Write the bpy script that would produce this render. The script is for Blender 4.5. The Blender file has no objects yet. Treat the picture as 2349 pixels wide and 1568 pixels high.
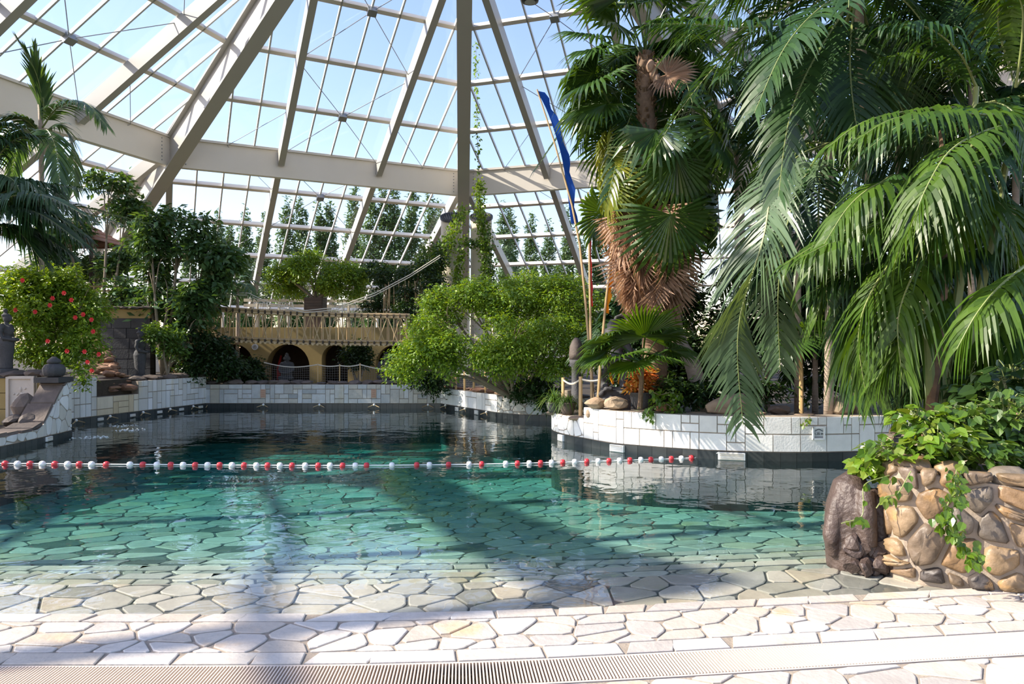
import bpy, bmesh, math, random
import numpy as np
from mathutils import Vector, Matrix, Quaternion
random.seed(7); rng = np.random.default_rng(7)
scene = bpy.context.scene
COL = scene.collection
V = Vector
pi = math.pi

# ------------------------------------------------------------------ camera, sky, sun, exposure
F = 1624.0                      # focal length in pixels of the 2349 x 1568 frame
EYE = 1.6
cam_d = bpy.data.cameras.new('camera'); cam = bpy.data.objects.new('camera', cam_d); COL.objects.link(cam)
cam_d.sensor_width = 36.0; cam_d.lens = 36.0 * F / 2349.0
cam_d.clip_start = 0.05; cam_d.clip_end = 500
cam.location = (0, 0, EYE); cam.rotation_euler = (pi / 2, 0, 0)
scene.camera = cam
SUN_EL, SUN_DIR = math.radians(36.5), V((1.0, 0.11, 0.0)).normalized()     # horizontal direction the light travels in
world = bpy.data.worlds.new('world'); scene.world = world; world.use_nodes = True
nt = world.node_tree; nt.nodes.clear()
sky = nt.nodes.new('ShaderNodeTexSky'); sky.sky_type = 'NISHITA'; sky.sun_disc = False
sky.sun_elevation = SUN_EL; sky.sun_rotation = math.atan2(-SUN_DIR.x, -SUN_DIR.y)
sky.altitude = 0; sky.air_density = 1.25; sky.dust_density = 0.7; sky.ozone_density = 1.6
bg = nt.nodes.new('ShaderNodeBackground'); bg.inputs['Strength'].default_value = 0.27
wo = nt.nodes.new('ShaderNodeOutputWorld')
tint = nt.nodes.new('ShaderNodeMix'); tint.data_type = 'RGBA'; tint.blend_type = 'MULTIPLY'; tint.inputs['Factor'].default_value = 1.0; tint.inputs[7].default_value = (1.06, 0.955, 1.03, 1)
nt.links.new(sky.outputs[0], tint.inputs[6]); nt.links.new(tint.outputs[2], bg.inputs['Color']); nt.links.new(bg.outputs[0], wo.inputs['Surface'])
sun_d = bpy.data.lights.new('sun', 'SUN'); sun_d.energy = 8.8; sun_d.angle = math.radians(0.8); sun_d.color = (1.0, 0.90, 0.76)
sun = bpy.data.objects.new('sun', sun_d); COL.objects.link(sun)
sdir = V((SUN_DIR.x * math.cos(SUN_EL), SUN_DIR.y * math.cos(SUN_EL), -math.sin(SUN_EL)))
sun.rotation_euler = sdir.to_track_quat('-Z', 'Y').to_euler(); sun.location = (-25, 5, 18)
vs = scene.view_settings
vs.view_transform = 'Standard'; vs.look = 'None'; vs.exposure = 0.28; vs.gamma = 1.0; vs.use_curve_mapping = False
scene.cycles.transparent_max_bounces = 24
scene.cycles.max_bounces = 10; scene.cycles.diffuse_bounces = 5; scene.cycles.transmission_bounces = 8

def at(px, py, d):
    """the point that lies d metres in front of the standing place, in the direction of a spot of the photograph"""
    return V(((px - 1174.5) / F * d, d, EYE - (py - 784.0) / F * d))

# ------------------------------------------------------------------ materials
def _mix(nt, fac, a, b, mode='MIX'):
    n = nt.nodes.new('ShaderNodeMix'); n.data_type = 'RGBA'; n.blend_type = mode
    for s, v in ((n.inputs['Factor'], fac), (n.inputs[6], a), (n.inputs[7], b)):
        if hasattr(v, 'is_linked') or hasattr(v, 'links'): nt.links.new(v, s)
        elif isinstance(v, (int, float)): s.default_value = v
        else: s.default_value = (*v, 1) if len(v) == 3 else v
    return n.outputs[2]

def _ramp(nt, fac, cols, constant=False):
    r = nt.nodes.new('ShaderNodeValToRGB'); nt.links.new(fac, r.inputs[0])
    e = r.color_ramp.elements
    n = len(cols)
    for i, c in enumerate(cols):
        p = i / n if constant else i / max(1, n - 1)
        if i < 2: el = e[i]; el.position = p
        else: el = e.new(p)
        el.color = (*c, 1)
    if constant: r.color_ramp.interpolation = 'CONSTANT'
    return r.outputs[0]

def mat(name, cols, rough=0.6, var=0.25, scale=5.0, bump=0.0, bscale=30.0, spec=0.5, metal=0.0, trans=None, tcol=None,
        stretch=None, island=True, stain=None, coat=0.0, detail=6.0):
    """procedural material: palette by piece (object / loose island), two noises of grain, relief"""
    m = bpy.data.materials.new(name); m.use_nodes = True; nt = m.node_tree
    b = nt.nodes['Principled BSDF']; out = nt.nodes['Material Output']
    if isinstance(cols[0], (int, float)): cols = [cols]
    geo = nt.nodes.new('ShaderNodeNewGeometry'); vec = geo.outputs['Position']
    if stretch:
        mp = nt.nodes.new('ShaderNodeMapping'); mp.inputs['Scale'].default_value = stretch
        nt.links.new(vec, mp.inputs[0]); vec = mp.outputs[0]
    noi = nt.nodes.new('ShaderNodeTexNoise'); noi.inputs['Scale'].default_value = scale; noi.inputs['Detail'].default_value = detail
    nt.links.new(vec, noi.inputs['Vector'])
    if len(cols) > 1:
        oi = nt.nodes.new('ShaderNodeObjectInfo')
        ad = nt.nodes.new('ShaderNodeMath'); ad.operation = 'ADD'
        nt.links.new(oi.outputs['Random'], ad.inputs[0])
        if island: nt.links.new(geo.outputs['Random Per Island'], ad.inputs[1])
        else: ad.inputs[1].default_value = 0
        fr = nt.nodes.new('ShaderNodeMath'); fr.operation = 'FRACT'; nt.links.new(ad.outputs[0], fr.inputs[0])
        base = _ramp(nt, fr.outputs[0], cols)
    else:
        rgb = nt.nodes.new('ShaderNodeRGB'); rgb.outputs[0].default_value = (*cols[0], 1); base = rgb.outputs[0]
    if stain:
        n2 = nt.nodes.new('ShaderNodeTexNoise'); n2.inputs['Scale'].default_value = stain[1]; n2.inputs['Detail'].default_value = 4
        nt.links.new(vec, n2.inputs['Vector'])
        mr = nt.nodes.new('ShaderNodeMapRange'); mr.inputs[1].default_value = stain[2]; mr.inputs[2].default_value = stain[2] + 0.14
        nt.links.new(n2.outputs[0], mr.inputs[0])
        base = _mix(nt, mr.outputs[0], base, stain[0])
    if var > 0:
        g = _ramp(nt, noi.outputs[0], [(1 - var,) * 3, (1.0,) * 3, (1 + var,) * 3])
        base = _mix(nt, 1.0, base, g, 'MULTIPLY')
    nt.links.new(base, b.inputs['Base Color'])
    b.inputs['Roughness'].default_value = rough; b.inputs['Metallic'].default_value = metal
    b.inputs['Specular IOR Level'].default_value = spec
    if coat: b.inputs['Coat Weight'].default_value = coat; b.inputs['Coat Roughness'].default_value = 0.12
    if bump > 0:
        n3 = nt.nodes.new('ShaderNodeTexNoise'); n3.inputs['Scale'].default_value = bscale; n3.inputs['Detail'].default_value = 5
        nt.links.new(vec, n3.inputs['Vector'])
        bp = nt.nodes.new('ShaderNodeBump'); bp.inputs['Strength'].default_value = bump; bp.inputs['Distance'].default_value = 0.02
        nt.links.new(n3.outputs[0], bp.inputs['Height']); nt.links.new(bp.outputs[0], b.inputs['Normal'])
    if trans:
        tl = nt.nodes.new('ShaderNodeBsdfTranslucent')
        tc = _mix(nt, 1.0, base, tcol or (1.5, 1.25, 0.5), 'MULTIPLY'); nt.links.new(tc, tl.inputs['Color'])
        ms = nt.nodes.new('ShaderNodeMixShader'); ms.inputs[0].default_value = trans
        nt.links.new(b.outputs[0], ms.inputs[1]); nt.links.new(tl.outputs[0], ms.inputs[2]); nt.links.new(ms.outputs[0], out.inputs['Surface'])
    return m

M = {}
M['paint'] = mat('cream paint', (0.72, 0.66, 0.58), 0.45, 0.05, 2.0)
M['girder'] = mat('shade-darkened cream paint', (0.46, 0.44, 0.40), 0.45, 0.06, 2.0)  # same cream paint; shade on hips and rafters is put into the colour
M['steel'] = mat('grey steel', (0.35, 0.36, 0.37), 0.4, 0.1, 6, metal=0.4)
M['mull'] = mat('pale glazing bar', (0.62, 0.62, 0.62), 0.4, 0.06, 3)
M['mortar'] = mat('grey mortar', (0.30, 0.25, 0.195), 0.85, 0.25, 14, bump=0.3, bscale=60)
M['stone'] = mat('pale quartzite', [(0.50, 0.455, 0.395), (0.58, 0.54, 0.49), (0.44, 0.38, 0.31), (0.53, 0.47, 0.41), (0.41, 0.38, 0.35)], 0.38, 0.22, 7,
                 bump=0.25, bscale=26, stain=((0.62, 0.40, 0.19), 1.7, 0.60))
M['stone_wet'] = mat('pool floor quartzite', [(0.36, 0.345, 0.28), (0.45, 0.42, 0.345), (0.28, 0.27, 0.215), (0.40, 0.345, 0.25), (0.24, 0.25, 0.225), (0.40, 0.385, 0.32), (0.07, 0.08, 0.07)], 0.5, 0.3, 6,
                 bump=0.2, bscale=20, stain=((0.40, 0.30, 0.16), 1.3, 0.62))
M['joint_wet'] = mat('pool floor joint', (0.07, 0.075, 0.07), 0.8, 0.2, 10)
M['tile'] = mat('grey wall slab', [(0.36, 0.365, 0.35), (0.52, 0.52, 0.50), (0.42, 0.38, 0.30), (0.58, 0.585, 0.58), (0.31, 0.32, 0.31), (0.47, 0.43, 0.36)], 0.55, 0.25, 9,
                bump=0.2, bscale=40, stain=((0.45, 0.40, 0.30), 3.0, 0.62))
M['tile_white'] = mat('white wall slab', [(0.76, 0.75, 0.72), (0.68, 0.67, 0.64), (0.80, 0.79, 0.77), (0.62, 0.61, 0.58)], 0.45, 0.16, 8,
                bump=0.2, bscale=35, stain=((0.60, 0.54, 0.45), 2.3, 0.63))
M['tile_plank'] = mat('streaked wall slab', [(0.52, 0.52, 0.50), (0.62, 0.63, 0.63), (0.47, 0.45, 0.40), (0.66, 0.66, 0.66)], 0.5, 0.3, 7,
                stretch=(1, 1, 0.12), bump=0.2, bscale=30, stain=((0.50, 0.43, 0.30), 4.0, 0.60))
M['tile_tan'] = mat('tan wall slab', [(0.52, 0.42, 0.26), (0.58, 0.50, 0.36), (0.46, 0.36, 0.22), (0.60, 0.55, 0.45)], 0.55, 0.3, 7,
                stretch=(1, 1, 0.12), bump=0.2, bscale=30)
M['band'] = mat('dark waterline tile', [(0.030, 0.035, 0.036), (0.045, 0.05, 0.05), (0.022, 0.026, 0.028)], 0.25, 0.2, 20)
M['grate'] = mat('beige drain slat', (0.60, 0.50, 0.41), 0.5, 0.08, 10)
M['dark'] = mat('black void', (0.012, 0.011, 0.010), 0.9, 0.2, 4)
M['soil'] = mat('dark soil', (0.045, 0.033, 0.022), 0.95, 0.5, 12, bump=0.6, bscale=25)
M['ochre'] = mat('ochre render', (0.33, 0.235, 0.085), 0.8, 0.22, 2.5, bump=0.15, bscale=40, stain=((0.25, 0.18, 0.075), 1.2, 0.58))
M['bamboo'] = mat('bamboo cane', [(0.42, 0.29, 0.145), (0.50, 0.36, 0.19), (0.34, 0.225, 0.105)], 0.5, 0.2, 10)
M['twine'] = mat('dark lashing', (0.06, 0.045, 0.03), 0.9, 0.2, 30)
M['net'] = mat('grey netting', (0.20, 0.18, 0.15), 0.9, 0.2, 30)
M['rope'] = mat('pale rope', (0.60, 0.54, 0.44), 0.9, 0.2, 60)
M['post'] = mat('peeled wooden post', [(0.50, 0.33, 0.14), (0.56, 0.38, 0.18)], 0.6, 0.25, 12, stretch=(1, 1, 0.2))
M['lava'] = mat('dark carved stone', (0.055, 0.055, 0.057), 0.8, 0.35, 14, bump=0.5, bscale=35)
M['lava_brown'] = mat('wet brown carved stone', (0.062, 0.042, 0.034), 0.5, 0.45, 9, bump=0.9, bscale=22)
M['slate'] = mat('black slate block', [(0.010, 0.011, 0.014), (0.018, 0.019, 0.022), (0.030, 0.030, 0.032)], 0.6, 0.3, 6, bump=0.3)
M['rock_red'] = mat('red brown rock', [(0.19, 0.085, 0.045), (0.26, 0.14, 0.08), (0.12, 0.07, 0.05), (0.30, 0.18, 0.10)], 0.75, 0.4, 8, bump=0.7, bscale=12)
M['rock_dark'] = mat('dark flat rock', [(0.095, 0.07, 0.055), (0.13, 0.10, 0.08), (0.065, 0.052, 0.045)], 0.75, 0.4, 8, bump=0.6, bscale=14)
M['rock_tan'] = mat('tan boulder', [(0.32, 0.225, 0.14), (0.25, 0.18, 0.12), (0.37, 0.28, 0.19)], 0.75, 0.35, 7, bump=0.6, bscale=14)
M['rock_wall'] = mat('mixed wall rock', [(0.14, 0.105, 0.078), (0.20, 0.125, 0.062), (0.085, 0.066, 0.054), (0.24, 0.165, 0.09), (0.045, 0.038, 0.036), (0.17, 0.14, 0.105)], 0.5, 0.7, 11,
                     bump=0.7, bscale=13, stain=((0.34, 0.19, 0.06), 5.0, 0.58))
M['mortar_pale'] = mat('pale lime mortar', (0.30, 0.245, 0.19), 0.85, 0.3, 10, bump=0.5, bscale=25)
M['relief'] = mat('pale carved panel', (0.52, 0.46, 0.39), 0.8, 0.12, 8, bump=0.3, bscale=40)
M['white'] = mat('white plastic', (0.80, 0.80, 0.78), 0.35, 0.04, 6)
M['red'] = mat('red plastic', (0.55, 0.035, 0.045), 0.35, 0.1, 6)
M['black'] = mat('black plastic', (0.015, 0.015, 0.016), 0.45, 0.1, 6)
M['flag_blue'] = mat('blue cloth', (0.010, 0.10, 0.50), 0.8, 0.15, 8, trans=0.35, tcol=(1.1, 1.1, 1.1))
M['flag_red'] = mat('red cloth', (0.65, 0.05, 0.05), 0.8, 0.1, 8, trans=0.35, tcol=(1.1, 1.1, 1.1))
M['flag_yellow'] = mat('yellow cloth', (0.82, 0.36, 0.01), 0.8, 0.1, 8, trans=0.35, tcol=(1.1, 1.1, 1.1))
M['terracotta'] = mat('terracotta', (0.34, 0.16, 0.09), 0.75, 0.25, 9)
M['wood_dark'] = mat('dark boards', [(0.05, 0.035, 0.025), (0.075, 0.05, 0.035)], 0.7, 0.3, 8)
M['roof_tile'] = mat('red brown shingle', [(0.20, 0.09, 0.06), (0.26, 0.12, 0.08)], 0.7, 0.3, 9)
M['duct'] = mat('cream duct', (0.60, 0.53, 0.41), 0.5, 0.08, 3)
M['trunk'] = mat('rough brown trunk', (0.16, 0.10, 0.06), 0.85, 0.5, 18, bump=0.8, bscale=20)
M['trunk_grey'] = mat('ringed grey trunk', (0.34, 0.27, 0.21), 0.75, 0.3, 14, stretch=(1, 1, 5), bump=0.5, bscale=8)
M['stem'] = mat('green stem', (0.20, 0.24, 0.08), 0.5, 0.2, 8)
M['twig'] = mat('pale twig', (0.24, 0.19, 0.13), 0.8, 0.3, 12)
def leafmat(name, cols, rough=0.35, trans=0.38, tcol=(1.6, 1.35, 0.35), spec=0.5):
    return mat(name, cols, rough, 0.25, 3.0, trans=trans, tcol=tcol, spec=spec)
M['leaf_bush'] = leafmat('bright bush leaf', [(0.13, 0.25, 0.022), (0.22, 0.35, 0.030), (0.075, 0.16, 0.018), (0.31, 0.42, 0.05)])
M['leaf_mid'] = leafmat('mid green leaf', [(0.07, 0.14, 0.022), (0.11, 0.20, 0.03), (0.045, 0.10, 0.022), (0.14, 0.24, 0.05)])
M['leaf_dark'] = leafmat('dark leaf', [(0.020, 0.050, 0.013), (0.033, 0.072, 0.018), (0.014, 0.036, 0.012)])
M['leaf_blue'] = leafmat('bluish leaf', [(0.058, 0.125, 0.048), (0.085, 0.17, 0.060), (0.040, 0.09, 0.034), (0.115, 0.20, 0.065)], 0.3)
M['leaf_fan'] = leafmat('fan palm leaf', [(0.040, 0.092, 0.018), (0.058, 0.12, 0.022), (0.030, 0.072, 0.018)], 0.28, 0.32)
M['leaf_fan_y'] = leafmat('yellowing fan leaf', [(0.24, 0.26, 0.03), (0.15, 0.22, 0.03)], 0.35, 0.4)
M['leaf_palm'] = leafmat('feather palm leaf', [(0.016, 0.050, 0.012), (0.025, 0.068, 0.016), (0.036, 0.09, 0.021), (0.014, 0.043, 0.018)], 0.40, 0.30)
M['leaf_areca'] = leafmat('yellow green palm leaf', [(0.044, 0.102, 0.009), (0.070, 0.140, 0.011), (0.030, 0.072, 0.009)], 0.42, 0.42)
M['leaf_silver'] = leafmat('silvery palm leaf', [(0.075, 0.125, 0.065), (0.10, 0.16, 0.085), (0.055, 0.10, 0.045)], 0.34, 0.25)
M['leaf_dry'] = leafmat('dry palm leaf', [(0.33, 0.20, 0.125), (0.42, 0.27, 0.18), (0.24, 0.14, 0.085), (0.48, 0.33, 0.23)], 0.7, 0.25, (1.2, 1.0, 0.7))
M['leaf_pothos'] = leafmat('glossy vine leaf', [(0.085, 0.175, 0.015), (0.14, 0.24, 0.022), (0.045, 0.11, 0.014), (0.21, 0.28, 0.035)], 0.28, 0.35)
M['leaf_croton'] = leafmat('orange croton leaf', [(0.60, 0.22, 0.03), (0.50, 0.12, 0.03), (0.66, 0.36, 0.05), (0.30, 0.22, 0.04)], 0.35, 0.35, (1.3, 1.0, 0.6))
M['leaf_poplar'] = leafmat('poplar leaf', [(0.09, 0.16, 0.06), (0.13, 0.21, 0.08), (0.065, 0.12, 0.05)], 0.5, 0.3, (1.3, 1.25, 0.6))
M['flower'] = mat('red flower', [(0.62, 0.02, 0.03), (0.70, 0.05, 0.05)], 0.5, 0.1, 9, trans=0.3, tcol=(1.1, 1, 1))
M['grass'] = mat('outside lawn', (0.10, 0.15, 0.05), 0.9, 0.3, 2)

def schlick(nt, f0, nrm=None, power=5.0):
    lw = nt.nodes.new('ShaderNodeLayerWeight'); lw.inputs['Blend'].default_value = 0.5
    if nrm is not None: nt.links.new(nrm, lw.inputs['Normal'])
    pw = nt.nodes.new('ShaderNodeMath'); pw.operation = 'POWER'; nt.links.new(lw.outputs['Facing'], pw.inputs[0]); pw.inputs[1].default_value = power
    ma = nt.nodes.new('ShaderNodeMath'); ma.operation = 'MULTIPLY_ADD'; nt.links.new(pw.outputs[0], ma.inputs[0]); ma.inputs[1].default_value = 1 - f0; ma.inputs[2].default_value = f0
    return ma.outputs[0]

def glass_mat():
    m = bpy.data.materials.new('clear roof glass'); m.use_nodes = True; nt = m.node_tree; nt.nodes.clear()
    out = nt.nodes.new('ShaderNodeOutputMaterial'); mx = nt.nodes.new('ShaderNodeMixShader')
    tr = nt.nodes.new('ShaderNodeBsdfTransparent'); tr.inputs[0].default_value = (0.96, 0.975, 0.985, 1)
    gl = nt.nodes.new('ShaderNodeBsdfGlossy'); gl.inputs['Roughness'].default_value = 0.02
    nt.links.new(schlick(nt, 0.025), mx.inputs[0]); nt.links.new(tr.outputs[0], mx.inputs[1]); nt.links.new(gl.outputs[0], mx.inputs[2])
    nt.links.new(mx.outputs[0], out.inputs['Surface'])
    return m
M['glass'] = glass_mat()

def water_mat():
    m = bpy.data.materials.new('clear pool water'); m.use_nodes = True; nt = m.node_tree; nt.nodes.clear()
    out = nt.nodes.new('ShaderNodeOutputMaterial'); mx = nt.nodes.new('ShaderNodeMixShader')
    tr = nt.nodes.new('ShaderNodeBsdfTransparent'); tr.inputs[0].default_value = (1, 1, 1, 1)
    gl = nt.nodes.new('ShaderNodeBsdfGlossy'); gl.inputs['Roughness'].default_value = 0.015
    geo = nt.nodes.new('ShaderNodeNewGeometry')
    mp = nt.nodes.new('ShaderNodeMapping'); mp.inputs['Scale'].default_value = (1.0, 1.25, 1)
    nt.links.new(geo.outputs['Position'], mp.inputs[0])
    n1 = nt.nodes.new('ShaderNodeTexNoise'); n1.inputs['Scale'].default_value = 1.6; n1.inputs['Detail'].default_value = 3.0; n1.inputs['Distortion'].default_value = 0.4
    nt.links.new(mp.outputs[0], n1.inputs['Vector'])
    bp = nt.nodes.new('ShaderNodeBump'); bp.inputs['Strength'].default_value = 0.22; bp.inputs['Distance'].default_value = 0.06
    nt.links.new(n1.outputs[0], bp.inputs['Height'])
    nt.links.new(bp.outputs[0], gl.inputs['Normal'])
    nt.links.new(schlick(nt, 0.02, bp.outputs[0]), mx.inputs[0]); nt.links.new(tr.outputs[0], mx.inputs[1]); nt.links.new(gl.outputs[0], mx.inputs[2])
    nt.links.new(mx.outputs[0], out.inputs['Surface'])
    va = nt.nodes.new('ShaderNodeVolumeAbsorption'); va.inputs['Color'].default_value = (0.10, 0.79, 0.80, 1); va.inputs['Density'].default_value = 0.38
    nt.links.new(va.outputs[0], out.inputs['Volume'])
    return m
M['water'] = water_mat()

# ------------------------------------------------------------------ objects
def tag(o, label=None, cat=None, group=None, kind=None):
    if label: o['label'] = label
    if cat: o['category'] = cat
    if group: o['group'] = group
    if kind: o['kind'] = kind
    return o
def empty(name, loc=(0, 0, 0), label=None, cat=None, group=None, kind=None):
    o = bpy.data.objects.new(name, None); COL.objects.link(o); o.location = loc
    o.empty_display_size = 0.2
    return tag(o, label, cat, group, kind)
def origin_of(p):
    v = V((0, 0, 0))
    while p is not None:
        v += p.location; p = p.parent
    return v
def link_mesh(me, name, parent=None, loc=None):
    o = bpy.data.objects.new(name, me); COL.objects.link(o)
    if parent: o.parent = parent
    if loc is not None: o.location = loc
    return o

def basis(d, up=V((0, 0, 1))):
    d = d.normalized(); s = d.cross(up)
    if s.length < 1e-4: s = d.cross(V((0, 1, 0)))
    s.normalize(); n = s.cross(d).normalized()
    return d, s, n

class MB:
    """collects shapes in world coordinates and links them as one mesh object"""
    def __init__(self): self.v = []; self.f = []
    def add(self, vs, fs):
        k = len(self.v); self.v += [tuple(p) for p in vs]; self.f += [tuple(i + k for i in f) for f in fs]; return self
    def hexa(self, c):   # 8 corners: 4 bottom ccw, 4 top ccw
        return self.add(c, [(3, 2, 1, 0), (4, 5, 6, 7), (0, 1, 5, 4), (1, 2, 6, 5), (2, 3, 7, 6), (3, 0, 4, 7)])
    def box(self, c, sx, sy, sz, rz=0.0):
        c = V(c); ca, sa = math.cos(rz), math.sin(rz); pts = []
        for z in (-sz / 2, sz / 2):
            for x, y in ((-sx / 2, -sy / 2), (sx / 2, -sy / 2), (sx / 2, sy / 2), (-sx / 2, sy / 2)):
                pts.append((c.x + x * ca - y * sa, c.y + x * sa + y * ca, c.z + z))
        return self.hexa(pts)
    def beam(self, p, q, wa, da, w, d0, d1):   # box along p-q, width w along wa, depth d0..d1 along da
        pts = [p - wa * w / 2 + da * d0, p + wa * w / 2 + da * d0, p + wa * w / 2 + da * d1, p - wa * w / 2 + da * d1,
               q - wa * w / 2 + da * d0, q + wa * w / 2 + da * d0, q + wa * w / 2 + da * d1, q - wa * w / 2 + da * d1]
        return self.hexa(pts)
    def tube(self, pts, r, n=6, cap=True):
        pts = [V(p) for p in pts]; m = len(pts)
        rs = r if isinstance(r, (list, tuple)) else [r] * m
        vs, fs = [], []; ref = None
        for i, p in enumerate(pts):
            t = (pts[min(i + 1, m - 1)] - pts[max(i - 1, 0)])
            if t.length < 1e-9: t = V((0, 0, 1))
            t.normalize()
            if ref is None: ref = t.cross(V((0.12, 0.93, 0.31))); 
            ref = (ref - t * ref.dot(t)); 
            if ref.length < 1e-6: ref = t.cross(V((1, 0, 0)))
            ref.normalize(); b = t.cross(ref)
            for k in range(n):
                a = 2 * pi * k / n; vs.append(p + (ref * math.cos(a) + b * math.sin(a)) * rs[i])
        for i in range(m - 1):
            for k in range(n):
                k2 = (k + 1) % n; fs.append((i * n + k, i * n + k2, (i + 1) * n + k2, (i + 1) * n + k))
        if cap: fs += [tuple(range(n - 1, -1, -1)), tuple(range((m - 1) * n, m * n))]
        return self.add(vs, fs)
    def lathe(self, c, prof, n=16, squash=1.0):   # prof: (r, z) from bottom to top
        c = V(c); vs, fs = [], []; m = len(prof)
        for r, z in prof:
            for k in range(n):
                a = 2 * pi * k / n; vs.append((c.x + r * math.cos(a), c.y + r * math.sin(a) * squash, c.z + z))
        for i in range(m - 1):
            for k in range(n):
                k2 = (k + 1) % n; fs.append((i * n + k, i * n + k2, (i + 1) * n + k2, (i + 1) * n + k))
        fs += [tuple(range(n - 1, -1, -1)), tuple(range((m - 1) * n, m * n))]
        return self.add(vs, fs)
    def ell(self, c, rx, ry, rz, n=10, m=7, R=None):
        c = V(c); vs, fs = [V((0, 0, -rz))], []
        for i in range(1, m):
            th = -pi / 2 + pi * i / m
            for k in range(n):
                a = 2 * pi * k / n; vs.append(V((rx * math.cos(th) * math.cos(a), ry * math.cos(th) * math.sin(a), rz * math.sin(th))))
        vs.append(V((0, 0, rz)))
        for k in range(n): fs.append((0, 1 + (k + 1) % n, 1 + k))
        for i in range(m - 2):
            for k in range(n):
                k2 = (k + 1) % n; fs.append((1 + i * n + k, 1 + i * n + k2, 1 + (i + 1) * n + k2, 1 + (i + 1) * n + k))
        b = 1 + (m - 2) * n
        for k in range(n): fs.append((b + k, b + (k + 1) % n, len(vs) - 1))
        if R is not None: vs = [R @ p for p in vs]
        return self.add([c + p for p in vs], fs)
    def build(self, name, mt, parent=None, smooth=False, loc=None):
        o0 = origin_of(parent) if parent else (V(loc) if loc is not None else V((0, 0, 0)))
        me = bpy.data.meshes.new(name)
        a = np.array(self.v, dtype=np.float64).reshape(-1, 3) - np.array(o0)
        me.from_pydata(a.tolist(), [], self.f)
        if smooth: me.polygons.foreach_set('use_smooth', [True] * len(me.polygons))
        me.materials.append(M[mt] if isinstance(mt, str) else mt); me.update()
        o = bpy.data.objects.new(name, me); COL.objects.link(o)
        if parent: o.parent = parent
        elif loc is not None: o.location = loc
        return o

def np_mesh(name, verts, tris, mt, parent=None, loc=None):
    """big leaf clouds straight from arrays (triangles or quads)"""
    o0 = origin_of(parent) if parent else (V(loc) if loc is not None else V((0, 0, 0)))
    verts = np.asarray(verts, dtype=np.float32).reshape(-1, 3) - np.array(o0, dtype=np.float32)
    tris = np.asarray(tris, dtype=np.int32); k = tris.shape[1]
    me = bpy.data.meshes.new(name)
    me.vertices.add(len(verts)); me.vertices.foreach_set('co', verts.ravel())
    me.loops.add(tris.size); me.loops.foreach_set('vertex_index', tris.ravel())
    me.polygons.add(len(tris)); me.polygons.foreach_set('loop_start', np.arange(0, tris.size, k, dtype=np.int32))
    me.polygons.foreach_set('loop_total', np.full(len(tris), k, dtype=np.int32))
    me.materials.append(M[mt]); me.update(calc_edges=True); me.validate()
    o = bpy.data.objects.new(name, me); COL.objects.link(o)
    if parent: o.parent = parent
    elif loc is not None: o.location = loc
    return o

def catmull(pts, n):
    pts = [V(p) for p in pts]; P = [pts[0] * 2 - pts[1]] + pts + [pts[-1] * 2 - pts[-2]]; out = []
    segs = len(pts) - 1
    for i in range(n + 1):
        u = i / n * segs; k = min(int(u), segs - 1); t = u - k
        a, b, c, d = P[k], P[k + 1], P[k + 2], P[k + 3]
        out.append(0.5 * ((2 * b) + (c - a) * t + (2 * a - 5 * b + 4 * c - d) * t * t + (3 * b - a - 3 * c + d) * t ** 3))
    return out

# ------------------------------------------------------------------ paving cells
def clip_half(poly, p, n):     # keep the side where (x-p).n <= 0
    out = []; m = len(poly)
    for i in range(m):
        a, b = poly[i], poly[(i + 1) % m]
        da = (a[0] - p[0]) * n[0] + (a[1] - p[1]) * n[1]; db = (b[0] - p[0]) * n[0] + (b[1] - p[1]) * n[1]
        if da <= 0: out.append(a)
        if (da < 0 < db) or (db < 0 < da):
            t = da / (da - db); out.append((a[0] + (b[0] - a[0]) * t, a[1] + (b[1] - a[1]) * t))
    return out
def crazy(x0, x1, y0, y1, size, joint, jit=0.42, aspect=1.0, seed=1, wobble=0.0):
    """irregular stone outlines that tile a rectangle with open joints"""
    r = np.random.default_rng(seed); sx, sy = size * aspect, size / aspect
    nx, ny = max(1, round((x1 - x0) / sx)), max(1, round((y1 - y0) / sy)); pts = []
    for j in range(-1, ny + 1):
        for i in range(-1, nx + 1):
            pts.append((x0 + (i + 0.5 + 0.5 * (j % 2) + r.uniform(-jit, jit)) * (x1 - x0) / nx, y0 + (j + 0.5 + r.uniform(-jit, jit)) * (y1 - y0) / ny))
    pts = np.array(pts); cells = []
    for k, p in enumerate(pts):
        if not (x0 - sx < p[0] < x1 + sx and y0 - sy < p[1] < y1 + sy): continue
        d = np.hypot((pts[:, 0] - p[0]) / aspect, (pts[:, 1] - p[1]) * aspect); nb = np.argsort(d)[1:22]
        poly = [(x0, y0), (x1, y0), (x1, y1), (x0, y1)]
        h = joint / 2
        poly = [(x0 + h, y0 + h), (x1 - h, y0 + h), (x1 - h, y1 - h), (x0 + h, y1 - h)]
        for q in nb:
            dx, dy = pts[q] - p; L = math.hypot(dx, dy) + 1e-9
            mx, my = (pts[q] + p) / 2; poly = clip_half(poly, (mx - dx / L * h, my - dy / L * h), (dx / L, dy / L))
            if len(poly) < 3: break
        if len(poly) < 3: continue
        ar = 0.5 * abs(sum(poly[i][0] * poly[(i + 1) % len(poly)][1] - poly[(i + 1) % len(poly)][0] * poly[i][1] for i in range(len(poly))))
        if ar < 0.03 * size * size: continue
        out = []
        m = len(poly)
        for i in range(m):       # soften every corner
            a, b, c = poly[i - 1], poly[i], poly[(i + 1) % m]
            t = 0.14 + 0.06 * r.uniform()
            out.append((b[0] + (a[0] - b[0]) * t, b[1] + (a[1] - b[1]) * t)); out.append((b[0] + (c[0] - b[0]) * t, b[1] + (c[1] - b[1]) * t))
        cells.append(out)
    return cells
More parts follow.
